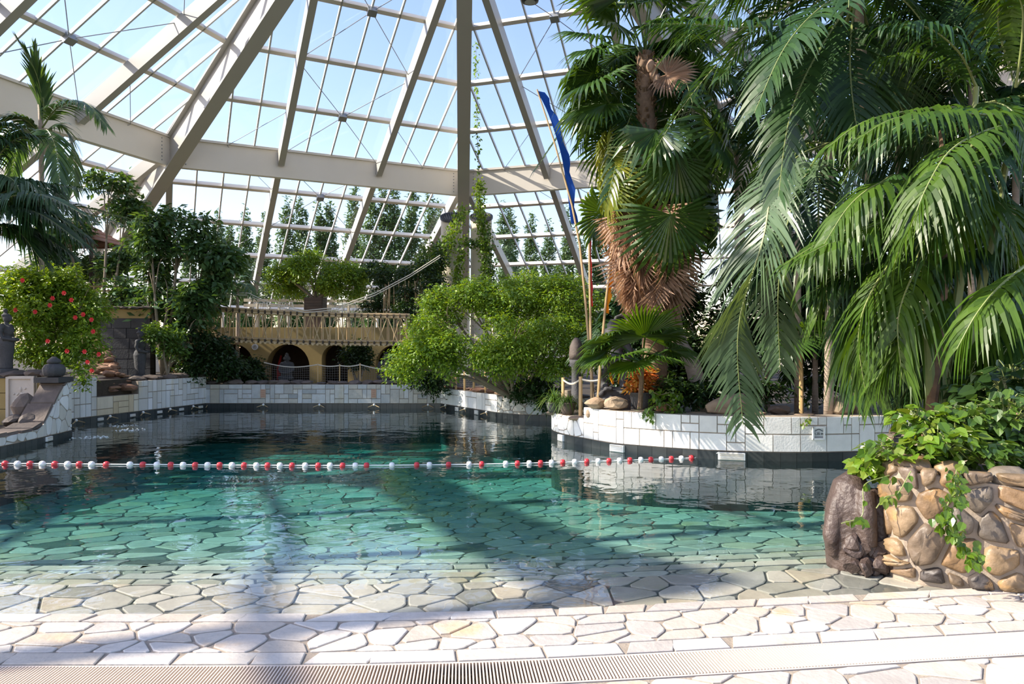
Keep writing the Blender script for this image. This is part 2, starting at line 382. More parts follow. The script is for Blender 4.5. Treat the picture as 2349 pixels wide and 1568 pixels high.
def slab_pattern(L, H, cell, seed=1, maxw=3):
    """random ashlar: rectangles on a grid"""
    r = random.Random(seed); nx, nz = max(1, round(L / cell)), max(1, round(H / cell)); cx, cz = L / nx, H / nz
    used = [[False] * nx for _ in range(nz)]; out = []
    sizes = [(1, 1), (2, 1), (2, 1), (1, 2), (1, 2), (2, 2), (3, 2), (2, 3), (1, 3), (3, 1)]
    for j in range(nz):
        for i in range(nx):
            if used[j][i]: continue
            r.shuffle(sizes)
            for w, h in sizes + [(1, 1)]:
                if i + w <= nx and j + h <= nz and all(not used[j + b][i + a] for a in range(w) for b in range(h)): break
            for a in range(w):
                for b in range(h): used[j + b][i + a] = True
            out.append((i * cx, (i + w) * cx, j * cz, (j + h) * cz))
    return out
def put_pieces(meshes, parent, name, mt, limit=300, key=None):
    """meshes: list of (verts, faces); the first `limit` become parts, the rest one joined part"""
    if key: meshes = sorted(meshes, key=key)
    for v, f in meshes[:limit]: MB().add(v, f).build(name, mt, parent)
    if len(meshes) > limit:
        b = MB()
        for v, f in meshes[limit:]: b.add(v, f)
        tag(b.build('far_' + name, mt, parent), kind='stuff')
def slab_mesh(cell, fn, depth, inset=0.006):
    """prism over a 2D outline; fn(u, v, h) places a point h above the surface"""
    n = len(cell); cx = sum(p[0] for p in cell) / n; cy = sum(p[1] for p in cell) / n; vs = []
    for k, h in ((0, -depth), (0, -0.25 * depth), (1, 0)):
        for (u, w) in cell:
            if k:
                L = math.hypot(cx - u, cy - w) + 1e-9; u, w = u + (cx - u) / L * inset, w + (cy - w) / L * inset
            vs.append(fn(u, w, h))
    fs = [tuple(range(2 * n, 3 * n))]
    for k in (0, n):
        for i in range(n): j = (i + 1) % n; fs.append((k + i, k + j, k + n + j, k + n + i))
    return vs, fs

# ================================================================== the glass roof: an eight-sided pyramid
TH = math.radians(26.6); SIDE = 9.37; AP = SIDE / 2 / math.tan(pi / 8); RC = V((-0.845, 12.89, 0)); ZR = 7.6; SL = 0.554
T0, TTOP = -8.25, AP - 0.3
def face_frame(j):
    ph = pi / 2 + TH - j * pi / 4
    o = V((math.cos(ph), math.sin(ph), 0)); e = V((math.sin(ph), -math.cos(ph), 0))
    al = math.atan(SL); nin = (-o * math.sin(al) - V((0, 0, 1)) * math.cos(al))
    def pt(a, t): return RC + o * (AP - t) + e * a + V((0, 0, ZR + SL * t))
    return o, e, nin, pt
def hl(t): return (AP - t) * math.tan(pi / 8)
LV = [-8.25, -6.6, -4.95, -3.3, -1.65, 0.0, 1.65, 3.3, 4.95, 6.6, 8.25]
PW = SIDE / 12
FACES = {-1: 'left', 0: 'back', 1: 'right', 2: 'side', -2: 'near_left'}
RA = (SIDE / 6, SIDE / 2)
for j, nm in FACES.items():
    o, e, nin, pt = face_frame(j); seen = j in (-1, 0, 1, 2)
    root = empty('ceiling_' + nm, RC + o * AP + V((0, 0, ZR)), kind='structure')
    # ring beam and its bolted end plates
    c0, c1 = pt(-SIDE / 2, 0), pt(SIDE / 2, 0)
    mb = MB(); mb.beam(c0, c1, -o, V((0, 0, 1)), 0.22, -0.84, 0.0); mb.beam(c0 + V((0, 0, .02)), c1 + V((0, 0, .02)), -o, V((0, 0, 1)), 0.34, -0.04, 0.03)
    rb = mb.build('ring_beam', 'paint', root)
    if seen:
        for sgn in (-1, 1):
            mb = MB()
            for k in range(7):
                p = pt(sgn * (SIDE / 2 - 0.42), 0) - o * 0.115 + V((0, 0, -0.1 - k * 0.105)); mb.ell(p, 0.02, 0.02, 0.02, 6, 4)
            mb.build('bolt_row', 'steel', rb)
    # rafters square to the ring
    for a in RA:
        for sg in (-1, 1):
            tt = AP - a / math.tan(pi / 8)
            mb = MB().beam(pt(sg * a, T0), pt(sg * a, min(-0.02, tt)), e, nin, 0.19, 0.06, 0.42); mb.build('rafter', 'girder', root)
            if tt > 0.5:
                mb = MB().beam(pt(sg * a, 0.0) - V((0, 0, .1)), pt(sg * a, tt), e, nin, 0.19, 0.06, 0.46); mb.build('rafter', 'girder', root)
    # purlins
    for t in LV:
        if t == 0.0: continue
        h = hl(t)
        MB().beam(pt(-h, t), pt(h, t), nin, (pt(0, 1) - pt(0, 0)).normalized(), 0.14, -0.06, 0.06).build('purlin', 'paint', root)
    # glazing bars
    if seen:
        for k in range(-11, 12):
            a = k * PW
            t1 = min(AP - abs(a) / math.tan(pi / 8), LV[-1])
            if t1 < T0 + 0.3: continue
            if any(abs(abs(a) - r) < 0.05 for r in RA): 
                if t1 < 0.4: pass
                continue
            mb = MB().beam(pt(a, T0), pt(a, t1), e, nin, 0.045, -0.02, 0.07)
            if k % 4 == 2: mb.beam(pt(a - 0.09, T0), pt(a - 0.09, t1), e, nin, 0.03, 0.06, 0.09)
            mb.build('glazing_bar', 'mull', root)
        # panes
        for i in range(len(LV) - 1):
            ta, tb = LV[i], LV[i + 1]
            for k in range(-12, 12):
                a0, a1 = k * PW + 0.02, (k + 1) * PW - 0.02
                poly = [(a0, ta), (a1, ta), (a1, tb), (a0, tb)]; tn = math.tan(pi / 8)
                poly = clip_half(poly, (hl(0), 0), (1, tn)); 
                if len(poly) > 2: poly = clip_half(poly, (-hl(0), 0), (-1, tn))
                if len(poly) < 3: continue
                n = len(poly); vs = [pt(a, t) + nin * 0.02 for a, t in poly] + [pt(a, t) + nin * 0.008 for a, t in poly]
                fs = [tuple(range(n)), tuple(range(2 * n - 1, n - 1, -1))] + [(q, q + n, (q + 1) % n + n, (q + 1) % n) for q in range(n)]
                MB().add(vs, fs).build('pane', 'glass', root)
        # tie rods meeting at little steel nodes
        for t in (-1.65, 1.65, 4.95):
            for a in (0.0, ):
                nd = pt(a, t) + nin * 0.12
                nb = MB().beam(nd - e * 0.12, nd + e * 0.12, nin, (pt(0, 1) - pt(0, 0)).normalized(), 0.16, -0.1, 0.1).build('brace_node', 'steel', root)
                mb = MB()
                for sa in (-1, 1):
                    for st in (-1, 1): mb.tube([nd, pt(sa * SIDE / 6, t + st * 1.6) + nin * 0.2], 0.011, 5)
                mb.build('tie_rod', 'steel', nb)
        for t in (-4.95, 0.1, 3.3):
            for sa in (-1, 1):
                nd = pt(sa * SIDE / 3, t) + nin * 0.12
                if hl(t) < SIDE / 3 + 0.3: continue
                mb = MB()
                for st in (-1, 1): mb.tube([nd, pt(sa * SIDE / 6, t + st * 1.6) + nin * 0.2], 0.009, 5)
                mb.build('tie_rod', 'steel', root)
    # low wall under the eaves
    if seen:
        h = hl(T0)
        wr = MB().beam(pt(-h, T0) - V((0, 0, 3.6)), pt(h, T0) - V((0, 0, 3.6)), -o, V((0, 0, 1)), 0.25, 0.0, 1.6).build('eaves_wall', 'paint', root)
        for k in range(-6, 7): MB().beam(pt(k * 1.3, T0) - V((0, 0, 2.0)), pt(k * 1.3, T0), e, o, 0.09, -0.06, 0.06).build('eaves_post', 'paint', root)
# hips: deep box girders with a bright tube on the outside
for j in (-2, -1, 0, 1, 2):
    o1, e1, n1, p1 = face_frame(j); o2, e2, n2, p2 = face_frame(j + 1)
    b = (o1 + o2).normalized(); lo = p1(hl(T0), T0); hi = p1(hl(TTOP), TTOP)
    ax = (hi - lo).normalized(); wd = V((-b.y, b.x, 0)); dn = wd.cross(ax); 
    if dn.z > 0: dn = -dn
    root = empty('hip_beam_' + {-3: 'near_rear', -2: 'near_left', -1: 'left', 0: 'centre', 1: 'right', 2: 'side', 3: 'near_right'}[j], lo, kind='structure')
    MB().beam(lo, hi, wd, dn, 0.16, 0.10, 0.86).build('web', 'girder', root)
    MB().beam(lo, hi, wd, dn, 0.40, 0.86, 0.93).build('lower_flange', 'girder', root)
    MB().beam(lo, hi, wd, dn, 0.40, 0.05, 0.11).build('upper_flange', 'girder', root)
    for s in (-1, 1): MB().tube([lo + wd * s * 0.27 + dn * .05, hi + wd * s * 0.05 + dn * .05], 0.045, 8).build('gutter_tube', 'mull', root)
    # foot of the girder
    MB().beam(lo + V((0, 0, 0.5)), lo - V((0, 0, 3.4)), wd, b, 0.5, -0.5, 0.2).build('foot', 'paint', root)

# ================================================================== deck, steps, pool
def softp(x, w=0.4):
    q = x / w
    return x if q > 30 else w * math.log1p(math.exp(q))
def g(x): return 3.516 + 0.13 * softp(x + 0.35)
WZ = -0.035
STEPS = [(0.69, 0.0, -0.045), (1.32, -0.05, -0.115), (1.80, -0.12, -0.19), (2.30, -0.20, -0.27)]
def zf(v):
    if v <= 0.69: return 0.0 - 0.012 * max(0.0, v) / 0.69
    if v <= 1.32: return -0.042 - 0.012 * (v - 0.69)
    if v <= 1.80: return -0.135
    if v <= 2.30: return -0.235
    if v <= 2.80: return -0.34
    k = (v - 2.8)
    return -0.42 - 0.70 * (1 - math.exp(-k / 5.0))
def surf(x, v, h=0.0): return V((x, g(x) + v, zf(v) + h))
def xr(v, m=0.8): return 0.725 * (3.6 + max(v, -1.0)) + m
floor = empty('floor', (0, 2.5, 0), kind='structure')
tag(floor, kind='structure')
def ground_strip(vs_list, xa, xb, nx, drop):
    mb = MB(); vs, fs = [], []
    for v, z in vs_list:
        for i in range(nx + 1):
            x = xa + (xb - xa) * i / nx; vs.append((x, g(x) + v, z - drop))
    for j in range(len(vs_list) - 1):
        for i in range(nx): a = j * (nx + 1) + i; fs.append((a, a + 1, a + nx + 2, a + nx + 1))
    return mb.add(vs, fs)
ground_strip([(-6, 0), (-0.275, 0), (-0.275, -0.12), (0, -0.12), (0, 0), (0.69, zf(.69)), (0.69, zf(.7) - .02)], -9, 9, 60, 0.009).build('mortar_bed', 'mortar', floor)
pieces = []
def tread(v0, v1, edge, size, seed, joint=0.016, aspect=1.25):
    cells = []
    X = xr(v1)
    if edge:       # a row of long edging stones with slanting joints
        r = random.Random(seed); x = -X
        while x < X:
            w = r.uniform(0.24, 0.46); sl = r.uniform(-0.02, 0.10)
            cells.append([(x + joint / 2, v1 - edge + joint / 2), (x + w - joint / 2, v1 - edge + joint / 2), (x + w - joint / 2 + sl, v1 - joint * .2), (x + joint / 2 + sl, v1 - joint * .2)]); x += w
        v1 -= edge
    if v1 - v0 > 0.05: cells += crazy(-X, X, v0, v1, size, joint, aspect=aspect, seed=seed)
    return cells
deck_cells = tread(-1.5, -0.28, 0, 0.27, 3)
r_ = random.Random(5); x = -4.6
while x < 4.6:       # edging row along the drain
    w = r_.uniform(0.26, 0.5); s = r_.uniform(-.03, .05)
    deck_cells.append([(x + .008, .006), (x + w - .008, .006), (x + w - .008 + s, .135), (x + .008 + s, .135)]); x += w
deck_cells += tread(0.14, 0.69, 0.125, 0.215, 11, aspect=1.35)
put_pieces([slab_mesh(c, lambda u, w, h: surf(u, w, h), 0.012) for c in deck_cells], floor, 'paving_stone', 'stone', 300,
           key=lambda m: -sum(p.y for p in m[0]) / len(m[0]) * 0 + abs(sum(p.y for p in m[0]) / len(m[0]) - 3.7))
# drain
drain = empty('drain_grate', (0, 3.4, -0.02), 'long beige slatted drain grate curving along the paved pool edge', 'drain grate')
for a, b in ((-0.27, -0.255), (-0.02, -0.005)):
    ground = MB(); vs, fs = [], []
    for i in range(61):
        x = -4.6 + 9.2 * i / 60
        for v, z in ((a, -0.06), (b, -0.06), (b, -0.004), (a, -0.004)): vs.append((x, g(x) + v, z))
    for i in range(60):
        for k in range(4): fs.append((4 * i + k, 4 * i + (k + 1) % 4, 4 * i + 4 + (k + 1) % 4, 4 * i + 4 + k))
    ground.add(vs, fs).build('frame_rail', 'grate', drain)
slats = []; x = -3.35
while x < 4.3:
    y = g(x); dx = 0.13 * (1 / (1 + math.exp(-(x + .35) / .4))); nx_, ny_ = -dx, 1.0
    L = math.hypot(nx_, ny_); nx_, ny_ = nx_ / L, ny_ / L; hw = 0.0048
    c0 = V((x - nx_ * 0.255, y - ny_ * 0.255, 0)); c1 = V((x - nx_ * .02, y - ny_ * .02, 0)); tx = V((ny_, -nx_, 0))
    slats.append(([c0 - tx * hw + V((0, 0, -.03)), c0 + tx * hw + V((0, 0, -.03)), c1 + tx * hw + V((0, 0, -.03)), c1 - tx * hw + V((0, 0, -.03)),
                   c0 - tx * hw * .7, c0 + tx * hw * .7, c1 + tx * hw * .7, c1 - tx * hw * .7],
                  [(4, 5, 6, 7), (0, 1, 5, 4), (1, 2, 6, 5), (2, 3, 7, 6), (3, 0, 4, 7)])); x += 0.0165
put_pieces(slats, drain, 'slat', 'grate', 300, key=lambda m: abs(m[0][0].x - 0.1))
MB().box((0, 3.4, -0.16), 0.1, 0.1, 0.02)
# pool floor
pool = empty('pool_floor', (0, 9, -0.5), kind='structure')
prof = [(0.69, zf(.70))]
for v in (1.32, 1.80, 2.30, 2.80): prof += [(v, zf(v)), (v, zf(v + .001))]
prof += [(2.8 + k * 0.5, zf(2.8 + k * 0.5)) for k in range(1, 29)]
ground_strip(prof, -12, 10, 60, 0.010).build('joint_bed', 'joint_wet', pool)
pc = tread(0.69, 1.32, 0, 0.23, 21) 
for (a, b, s) in ((1.32, 1.80, 31), (1.80, 2.30, 32), (2.30, 2.80, 33)): pc += tread(a, b, 0.12, 0.24, s, 0.018)
X = 9.0
pc += crazy(-9.5, 7.5, 2.8, 14.6, 0.36, 0.026, seed=44, aspect=1.2)
def inpool(c):
    x = sum(p[0] for p in c) / len(c); v = sum(p[1] for p in c) / len(c)
    return abs(x) < xr(v, 1.2)
pc = [c for c in pc if inpool(c)]
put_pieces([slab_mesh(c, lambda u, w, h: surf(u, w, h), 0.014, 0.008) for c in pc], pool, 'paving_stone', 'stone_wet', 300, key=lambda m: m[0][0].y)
# the water itself: a closed body
wb = MB(); wx0, wx1, wy1 = -11.0, 8.5, 18.2
n = 40; top = [(wx0 + (wx1 - wx0) * i / n, g(wx0 + (wx1 - wx0) * i / n) + 0.66) for i in range(n + 1)]
vs = []
for z in (-1.6, WZ):
    vs += [(x, y, z) for x, y in top] + [(x, wy1, z) for x, y in top]
m = n + 1; fs = []
for i in range(n):
    fs.append((2 * m + i, 2 * m + i + 1, 3 * m + i + 1, 3 * m + i)); fs.append((i + 1, i, m + i, m + i + 1))
    fs.append((i, i + 1, 2 * m + i + 1, 2 * m + i)); fs.append((m + i + 1, m + i, 3 * m + i, 3 * m + i + 1))
fs.append((0, 2 * m, 3 * m, m)); fs.append((m - 1, 2 * m - 1, 4 * m - 1, 3 * m - 1))
water = tag(wb.add(vs, fs).build('water', 'water'), kind='structure')

# ------------------------------------------------------------------ pool walls
def path_fn(pts):
    pts = [V((p[0], p[1], 0)) for p in pts]; cum = [0]
    for a, b in zip(pts, pts[1:]): cum.append(cum[-1] + (b - a).length)
    def fn(s):
        k = 0
        while k < len(cum) - 2 and s > cum[k + 1]: k += 1
        d = (pts[k + 1] - pts[k]).normalized(); return pts[k] + d * (s - cum[k]), V((d.y, -d.x, 0))
    return fn, cum[-1]
def wall_core(root, fn, L, z0, topf, thick, mt, name='core', n=24, back=None):
    mb = MB(); vs, fs = [], []
    for i in range(n + 1):
        s = L * i / n; p, nr = fn(s); zt = topf(s)
        for off, z in ((0, z0), (0, zt), (-thick, zt), (-thick, z0)): q = p + nr * off; vs.append((q.x, q.y, z))
    for i in range(n):
        for k in range(4): fs.append((4 * i + k, 4 * i + 4 + k, 4 * i + 4 + (k + 1) % 4, 4 * i + (k + 1) % 4))
    fs += [(0, 1, 2, 3), (4 * n + 3, 4 * n + 2, 4 * n + 1, 4 * n)]
    return mb.add(vs, fs).build(name, mt, root)
def slab_on(fn, s0, s1, z0, z1, h=0.014, j=0.006, zt=None):
    a, na = fn(s0 + j); b, nb = fn(s1 - j); z0, z1 = z0 + j, z1 - j; vs = []
    za, zb = (z1, z1) if zt is None else (min(z1, zt(s0) - j), min(z1, zt(s1) - j))
    for o, i in ((0, 0), (h, 0.004)):
        vs += [a + na * o + V((0, 0, z0 + i)), b + nb * o + V((0, 0, z0 + i)), b + nb * o + V((0, 0, zb - i)), a + na * o + V((0, 0, za - i))]
    return vs, [(4, 5, 6, 7), (0, 1, 5, 4), (1, 2, 6, 5), (2, 3, 7, 6), (3, 0, 4, 7)]
def band(root, fn, L, z1, tile=0.15, h=0.02):
    n = max(1, round(L / tile)); pcs = [slab_on(fn, L * i / n, L * (i + 1) / n, -0.9, z1, h, 0.002) for i in range(n)]
    put_pieces(pcs, root, 'band_tile', 'band', 300)
# far wall
def pool_wall(name, pts, z1, zband, mt, cell, seed, top=None, crazyp=False, thick=0.35, n=24):
    fn, L = path_fn(pts); root = empty(name, (pts[0][0], pts[0][1], 0), kind='structure'); top = top or (lambda s: z1)
    wall_core(root, fn, L, -1.3, lambda s: top(s) - 0.004, thick, 'mortar', n=n)
    band(root, fn, L, zband)
    if crazyp:
        cells = crazy(0, L, zband, z1, cell, 0.014, aspect=0.8, seed=seed); pcs = []
        for c in cells:
            c = [(u, min(w, top(u) - 0.008)) for u, w in c]
            if max(w for u, w in c) - min(w for u, w in c) < 0.03: continue
            pcs.append(slab_mesh(c, lambda u, w, h: fn(u)[0] + fn(u)[1] * (h + 0.014) + V((0, 0, w)), 0.014, 0.005))
        put_pieces(pcs, root, 'wall_stone', mt, 300)
    else:
        pcs = []
        for (a, b, c, d) in slab_pattern(L, z1 - zband, cell, seed):
            zt = min(top(a), top(b))
            if zband + c > zt - 0.04: continue
            pcs.append(slab_on(fn, a, b, zband + c, min(zband + d, zt)))
        put_pieces(pcs, root, 'wall_tile', mt, 300)
    return root, fn, L
ZB = 0.085
w_far, f_far, L_far = pool_wall('wall_far', [(-7.57, 17.5), (-1.75, 17.45)], 0.555, ZB, 'tile', 0.115, 4)
# long side wall: plain, tan part under the rock heap, plain
A, B = V((-8.98, 13.0, 0)), V((-7.57, 17.5, 0))
def on_px(px):    # where the side wall is met in the direction of a column of the photograph
    k = (px - 1174.5) / F; d = B - A; t = (k * A.y - A.x) / (d.x - k * d.y); return A + d * t
w1 = on_px(221); w2 = on_px(317)
pool_wall('wall_side_near', [A, w1], 0.88, ZB, 'tile_plank', 0.13, 8)
pool_wall('wall_side_tan', [w1, w2], 0.47, ZB, 'tile_tan', 0.13, 9)
pool_wall('wall_side_far', [w2, B], 0.75, ZB, 'tile_plank', 0.13, 10)
# rounded wall near the left edge with its sweeping top
nearp = [(-7.45, 8.3), (-7.54, 10.43), (-7.60, 11.4), (-7.69, 12.35)]
def near_top(s):
    y = 8.3 + s
    if y < 11.3: return 0.20
    t = min(1, (y - 11.3) / 1.0); return 0.20 + 0.72 * (t * t * (3 - 2 * t)) 
w_near, f_near, L_near = pool_wall('wall_near', nearp, 0.94, 0.06, 'tile_plank', 0.21, 15, near_top, True, n=60)
# right-hand far corner
w_right, f_right, L_right = pool_wall('wall_right', [(-1.75, 17.45), (-0.31, 15.2)], 0.47, ZB, 'tile_white', 0.13, 18)
w_ret, f_ret, L_ret = pool_wall('wall_return', [(-0.31, 15.2), (0.25, 14.75), (1.6, 14.6)], 0.44, ZB, 'tile', 0.2, 19, None, True)
# island
ISL = [(2.6, 14.9), (1.3, 13.9), (0.85, 13.1), (0.70, 12.3), (0.82, 11.75), (1.15, 11.16), (1.50, 10.63), (1.85, 10.38), (2.24, 10.15), (2.6, 9.98), (2.96, 9.85), (3.35, 9.77), (3.75, 9.73),
       (4.2, 9.74), (4.69, 9.8), (5.3, 9.95), (6.0, 10.2), (7.2, 10.8)]
isl_s = [V((a[0], a[1], 0)) for a in ISL]; isl_pts = catmull(isl_s, 68); isl_pts = [(p.x, p.y) for p in isl_pts]
fi, Li = path_fn(isl_pts)
def s_at_px(px):
    best = min((abs(fi(Li * k / 800)[0].x / fi(Li * k / 800)[0].y * F + 1174.5 - px) + (0 if k > 120 else 999), k) for k in range(800)); return Li * best[1] / 800
S_STEP = s_at_px(1340)
def isl_top(s): return 0.40 if s < S_STEP else 0.575
w_isl = empty('wall_island', (2.5, 10.2, 0), kind='structure')
wall_core(w_isl, fi, S_STEP, -1.3, lambda s: 0.396, 0.3, 'mortar', n=40)
fi2 = lambda s: fi(s + S_STEP)
wall_core(w_isl, fi2, Li - S_STEP, -1.3, lambda s: 0.571, 0.3, 'mortar', n=60)
band(w_isl, fi, Li, 0.085, 0.22)
pcs = []
for c in crazy(0, S_STEP, 0.085, 0.40, 0.19, 0.012, aspect=0.8, seed=5):
    pcs.append(slab_mesh(c, lambda u, w, h: fi(u)[0] + fi(u)[1] * (h + 0.014) + V((0, 0, w)), 0.014, 0.005))
put_pieces(pcs, w_isl, 'wall_stone', 'tile_white', 300)
put_pieces([slab_on(fi2, a, b, 0.085 + c, 0.085 + d) for a, b, c, d in slab_pattern(Li - S_STEP, 0.49, 0.1225, 6)], w_isl, 'wall_tile', 'tile_white', 300)
# planting ground behind the walls
def ground_poly(name, pts, z, mt='soil', thick=1.4):
    n = len(pts); b = MB(); b.add([(x, y, z) for x, y in pts] + [(x, y, z - thick) for x, y in pts], [tuple(range(n)), tuple(range(2 * n - 1, n - 1, -1))] + [(i + n, (i + 1) % n + n, (i + 1) % n, i) for i in range(n)])
    return tag(b.build(name, mt), kind='structure')
ground_poly('ground_island', [(p[0] + .1, p[1] + .15) for p in isl_pts[6:]] + [(9, 12), (9, 19), (2.6, 16.0)], 0.38)
ground_poly('ground_far', [(-7.6, 17.7), (-1.65, 17.65), (-0.2, 15.4), (0.3, 15.0), (1.7, 14.85), (4, 15.5), (16, 15.5), (18, 32), (-20, 32), (-20, 17.6)], 0.40)
ground_poly('ground_left', [(-9.1, 12.9), (-8.8, 14.0), (-7.8, 17.6), (-8, 19), (-22, 19), (-22, 12.9)], 0.80, thick=0.9)
ground_poly('ground_niche', [(-7.7, 8.3), (-7.8, 10.43), (-7.85, 11.5), (-7.9, 12.4), (-14, 12.7), (-14, 8.3)], 0.14)

# ================================================================== plant kit
def leaf_cloud(pos, nrm, size, aspect=0.45, fold=0.25, r=None, tipdir=None):
    """folded diamond leaves: pos (N,3), nrm (N,3) facing, size (N,)"""
    r = r or rng; N = len(pos); size = np.asarray(size).reshape(-1, 1) * np.ones((N, 1))
    nrm = nrm / (np.linalg.norm(nrm, axis=1, keepdims=True) + 1e-9)
    t = r.normal(size=(N, 3)) if tipdir is None else tipdir + r.normal(size=(N, 3)) * 0.5
    t -= nrm * np.sum(t * nrm, axis=1, keepdims=True); t /= (np.linalg.norm(t, axis=1, keepdims=True) + 1e-9)
    s = np.cross(nrm, t)
    b = pos; tip = pos + t * size; l = pos + t * size * 0.42 + s * size * aspect * 0.5 + nrm * size * fold * .4; rr = pos + t * size * 0.42 - s * size * aspect * 0.5 + nrm * size * fold * .4
    v = np.stack([b, l, tip, rr], axis=1).reshape(-1, 3); k = np.arange(N)[:, None] * 4
    f = np.concatenate([k + np.array([[0, 2, 1]]), k + np.array([[0, 3, 2]])], axis=0)
    return v, f
def cluster_leaves(blobs, per, size, seed, spread=0.16, droop=0.5, shell=0.55, sprig=7, clear=None):
    """leaf sprigs scattered through soft ellipsoids (centre, rx, ry, rz); leaves hang and turn outwards"""
    r = np.random.default_rng(seed); P, Nn, T = [], [], []
    vol = np.array([b[1] * b[2] * b[3] for b in blobs]) ** 0.67; cnt = (per * vol / vol.sum()).astype(int)
    for (c, rx, ry, rz), n in zip(blobs, cnt):
        ns = max(1, n // sprig); d = r.normal(size=(ns, 3)); d /= np.linalg.norm(d, axis=1, keepdims=True)
        rad = r.uniform(shell, 1.0, size=(ns, 1)) ** 0.6; ctr = np.array(c) + d * rad * np.array([rx, ry, rz])
        dirn = d + np.array([0, 0, -droop]); dirn /= np.linalg.norm(dirn, axis=1, keepdims=True)
        for q in range(sprig):
            off = dirn * (q / sprig * 2 - 0.6) * spread + r.normal(size=(ns, 3)) * spread * 0.33
            P.append(ctr + off); Nn.append(d * 0.5 + np.array([0, 0, 0.9]) + r.normal(size=(ns, 3)) * 0.55); T.append(dirn)
    P = np.concatenate(P); Nn = np.concatenate(Nn); T = np.concatenate(T)
    if clear is not None: k = clear(P); P, Nn, T = P[k], Nn[k], T[k]
    sz = size * r.uniform(0.65, 1.25, size=len(P))
    return leaf_cloud(P, Nn, sz, r=r, tipdir=T)
def clumps(blobs, k=7, f=.45, seed=1, out=.75):
    r = random.Random(seed); res = []
    for (c, rx, ry, rz) in blobs:
        c = V(c)
        for i in range(k):
            a = V((r.gauss(0, 1), r.gauss(0, 1), r.gauss(0, 1))).normalized(); q = f * r.uniform(.7, 1.35)
            res.append((c + V((a.x * rx * out, a.y * ry * out, a.z * rz * out)), rx * q, ry * q, rz * q * .8))
    return res
def branches(mb, base, blobs, r0=0.05, seed=1, kink=0.12):
    rr = random.Random(seed)
    for (c, rx, ry, rz) in blobs:
        c = V(c); b = V(base); mid = b.lerp(c, 0.5) + V((rr.uniform(-kink, kink), rr.uniform(-kink, kink), rr.uniform(0, kink)))
        pts = catmull([b, mid, c], 6); mb.tube(pts, [r0 * (1 - 0.8 * i / 6) for i in range(7)], 5)
        for q in range(4):
            e = c + V((rr.uniform(-.8, .8) * rx, rr.uniform(-.8, .8) * ry, rr.uniform(-.3, .8) * rz)); mb.tube(catmull([pts[4], pts[5].lerp(e, .5) + V((0, 0, .05)), e], 4), [r0 * .3, r0 * .25, r0 * .2, r0 * .12, r0 * .06], 4)
    return mb
def bush(name, label, cat, base, blobs, n, size, leafm='leaf_mid', twigm='twig', seed=1, r0=0.05, spread=0.16, droop=0.5, group=None, shell=0.55, trunk=True, fname='foliage', sprig=7, k=6, f=.42):
    root = empty(name, base, label, cat, group)
    if trunk: branches(MB(), base, blobs, r0, seed).build('trunk', twigm, root, True)
    v, f = cluster_leaves(clumps(blobs, k, f, seed) if k else blobs, n, size, seed, spread, droop, shell, sprig)
    tag(np_mesh(fname, v, f, leafm, root), kind='stuff')
    return root
def frond(mb, stem, pts, leaf, n=44, width=0.035, ang=58, droop=0.55, start=0.12, rr=0.018, seed=1, lift=0.25, up=V((0, 0, 1)), prof=None, sweep=18, ragged=0.12):
    """pinnate palm leaf along a spine; leaflets go to mb, spine to stem"""
    r = random.Random(seed); S = catmull(pts, 40); m = len(S)
    if stem is not None: stem.tube(S[::2], [rr * (1 - 0.8 * i / 20) for i in range(21)], 5)
    for sgn in (-1, 1):
        for k in range(n):
            u = start + (1 - start) * (k + 0.5 * (sgn > 0) * .6 + r.uniform(-.2, .2)) / n; u = min(max(u, 0), 0.995)
            i = u * (m - 1); a = int(i); p = S[a].lerp(S[min(a + 1, m - 1)], i - a)
            T = (S[min(a + 2, m - 1)] - S[max(a - 1, 0)]).normalized(); s = T.cross(up)
            if s.length < 0.05: s = T.cross(V((0.3, 1, 0)))
            s.normalize(); N = s.cross(T)
            q = (u - start) / (1 - start)
            L = leaf * ((0.45 + 0.55 * min(1, q * 4)) * (1 - 0.62 * max(0, q - 0.35) / 0.65) if prof is None else prof(q)) * r.uniform(1 - ragged, 1 + ragged)
            aa = math.radians(ang - sweep * q + r.uniform(-6, 6)); D = (T * math.cos(aa) + s * sgn * math.sin(aa) + N * (lift + r.uniform(-.08, .08))).normalized()
            W = (T - D * T.dot(D)); W.normalize()
            w = width * r.uniform(.85, 1.15); g_ = droop * r.uniform(.8, 1.25); vs = []
            for j, ww in ((0, .35), (1, 1.0), (2, .9), (3, .55), (4, .04)):
                x = j / 4; c = p + D * L * x * (1 - 0.15 * x * g_) + V((0, 0, -1)) * g_ * L * x * x * 0.75; vs += [c - W * w * ww * .5, c + W * w * ww * .5]
            mb.add(vs, [(0, 1, 3, 2), (2, 3, 5, 4), (4, 5, 7, 6), (6, 7, 9, 8)])
def add_frond(root, pts, leaf, mt='leaf_palm', stemm='stem', name='frond', **kw):
    mb, st = MB(), MB(); frond(mb, st, pts, leaf, **kw)
    o = mb.build(name, mt, root); st.build('midrib', stemm, o); return o
def arc_frond(base, az, el, L, sag, side=0.0):
    d = V((math.cos(az) * math.cos(el), math.sin(az) * math.cos(el), math.sin(el))); s = V((-math.sin(az), math.cos(az), 0)); b = V(base)
    return [b + d * L * t + V((0, 0, -1)) * sag * L * t * t + s * side * L * t * t for t in (0, .2, .4, .6, .8, 1.0)]
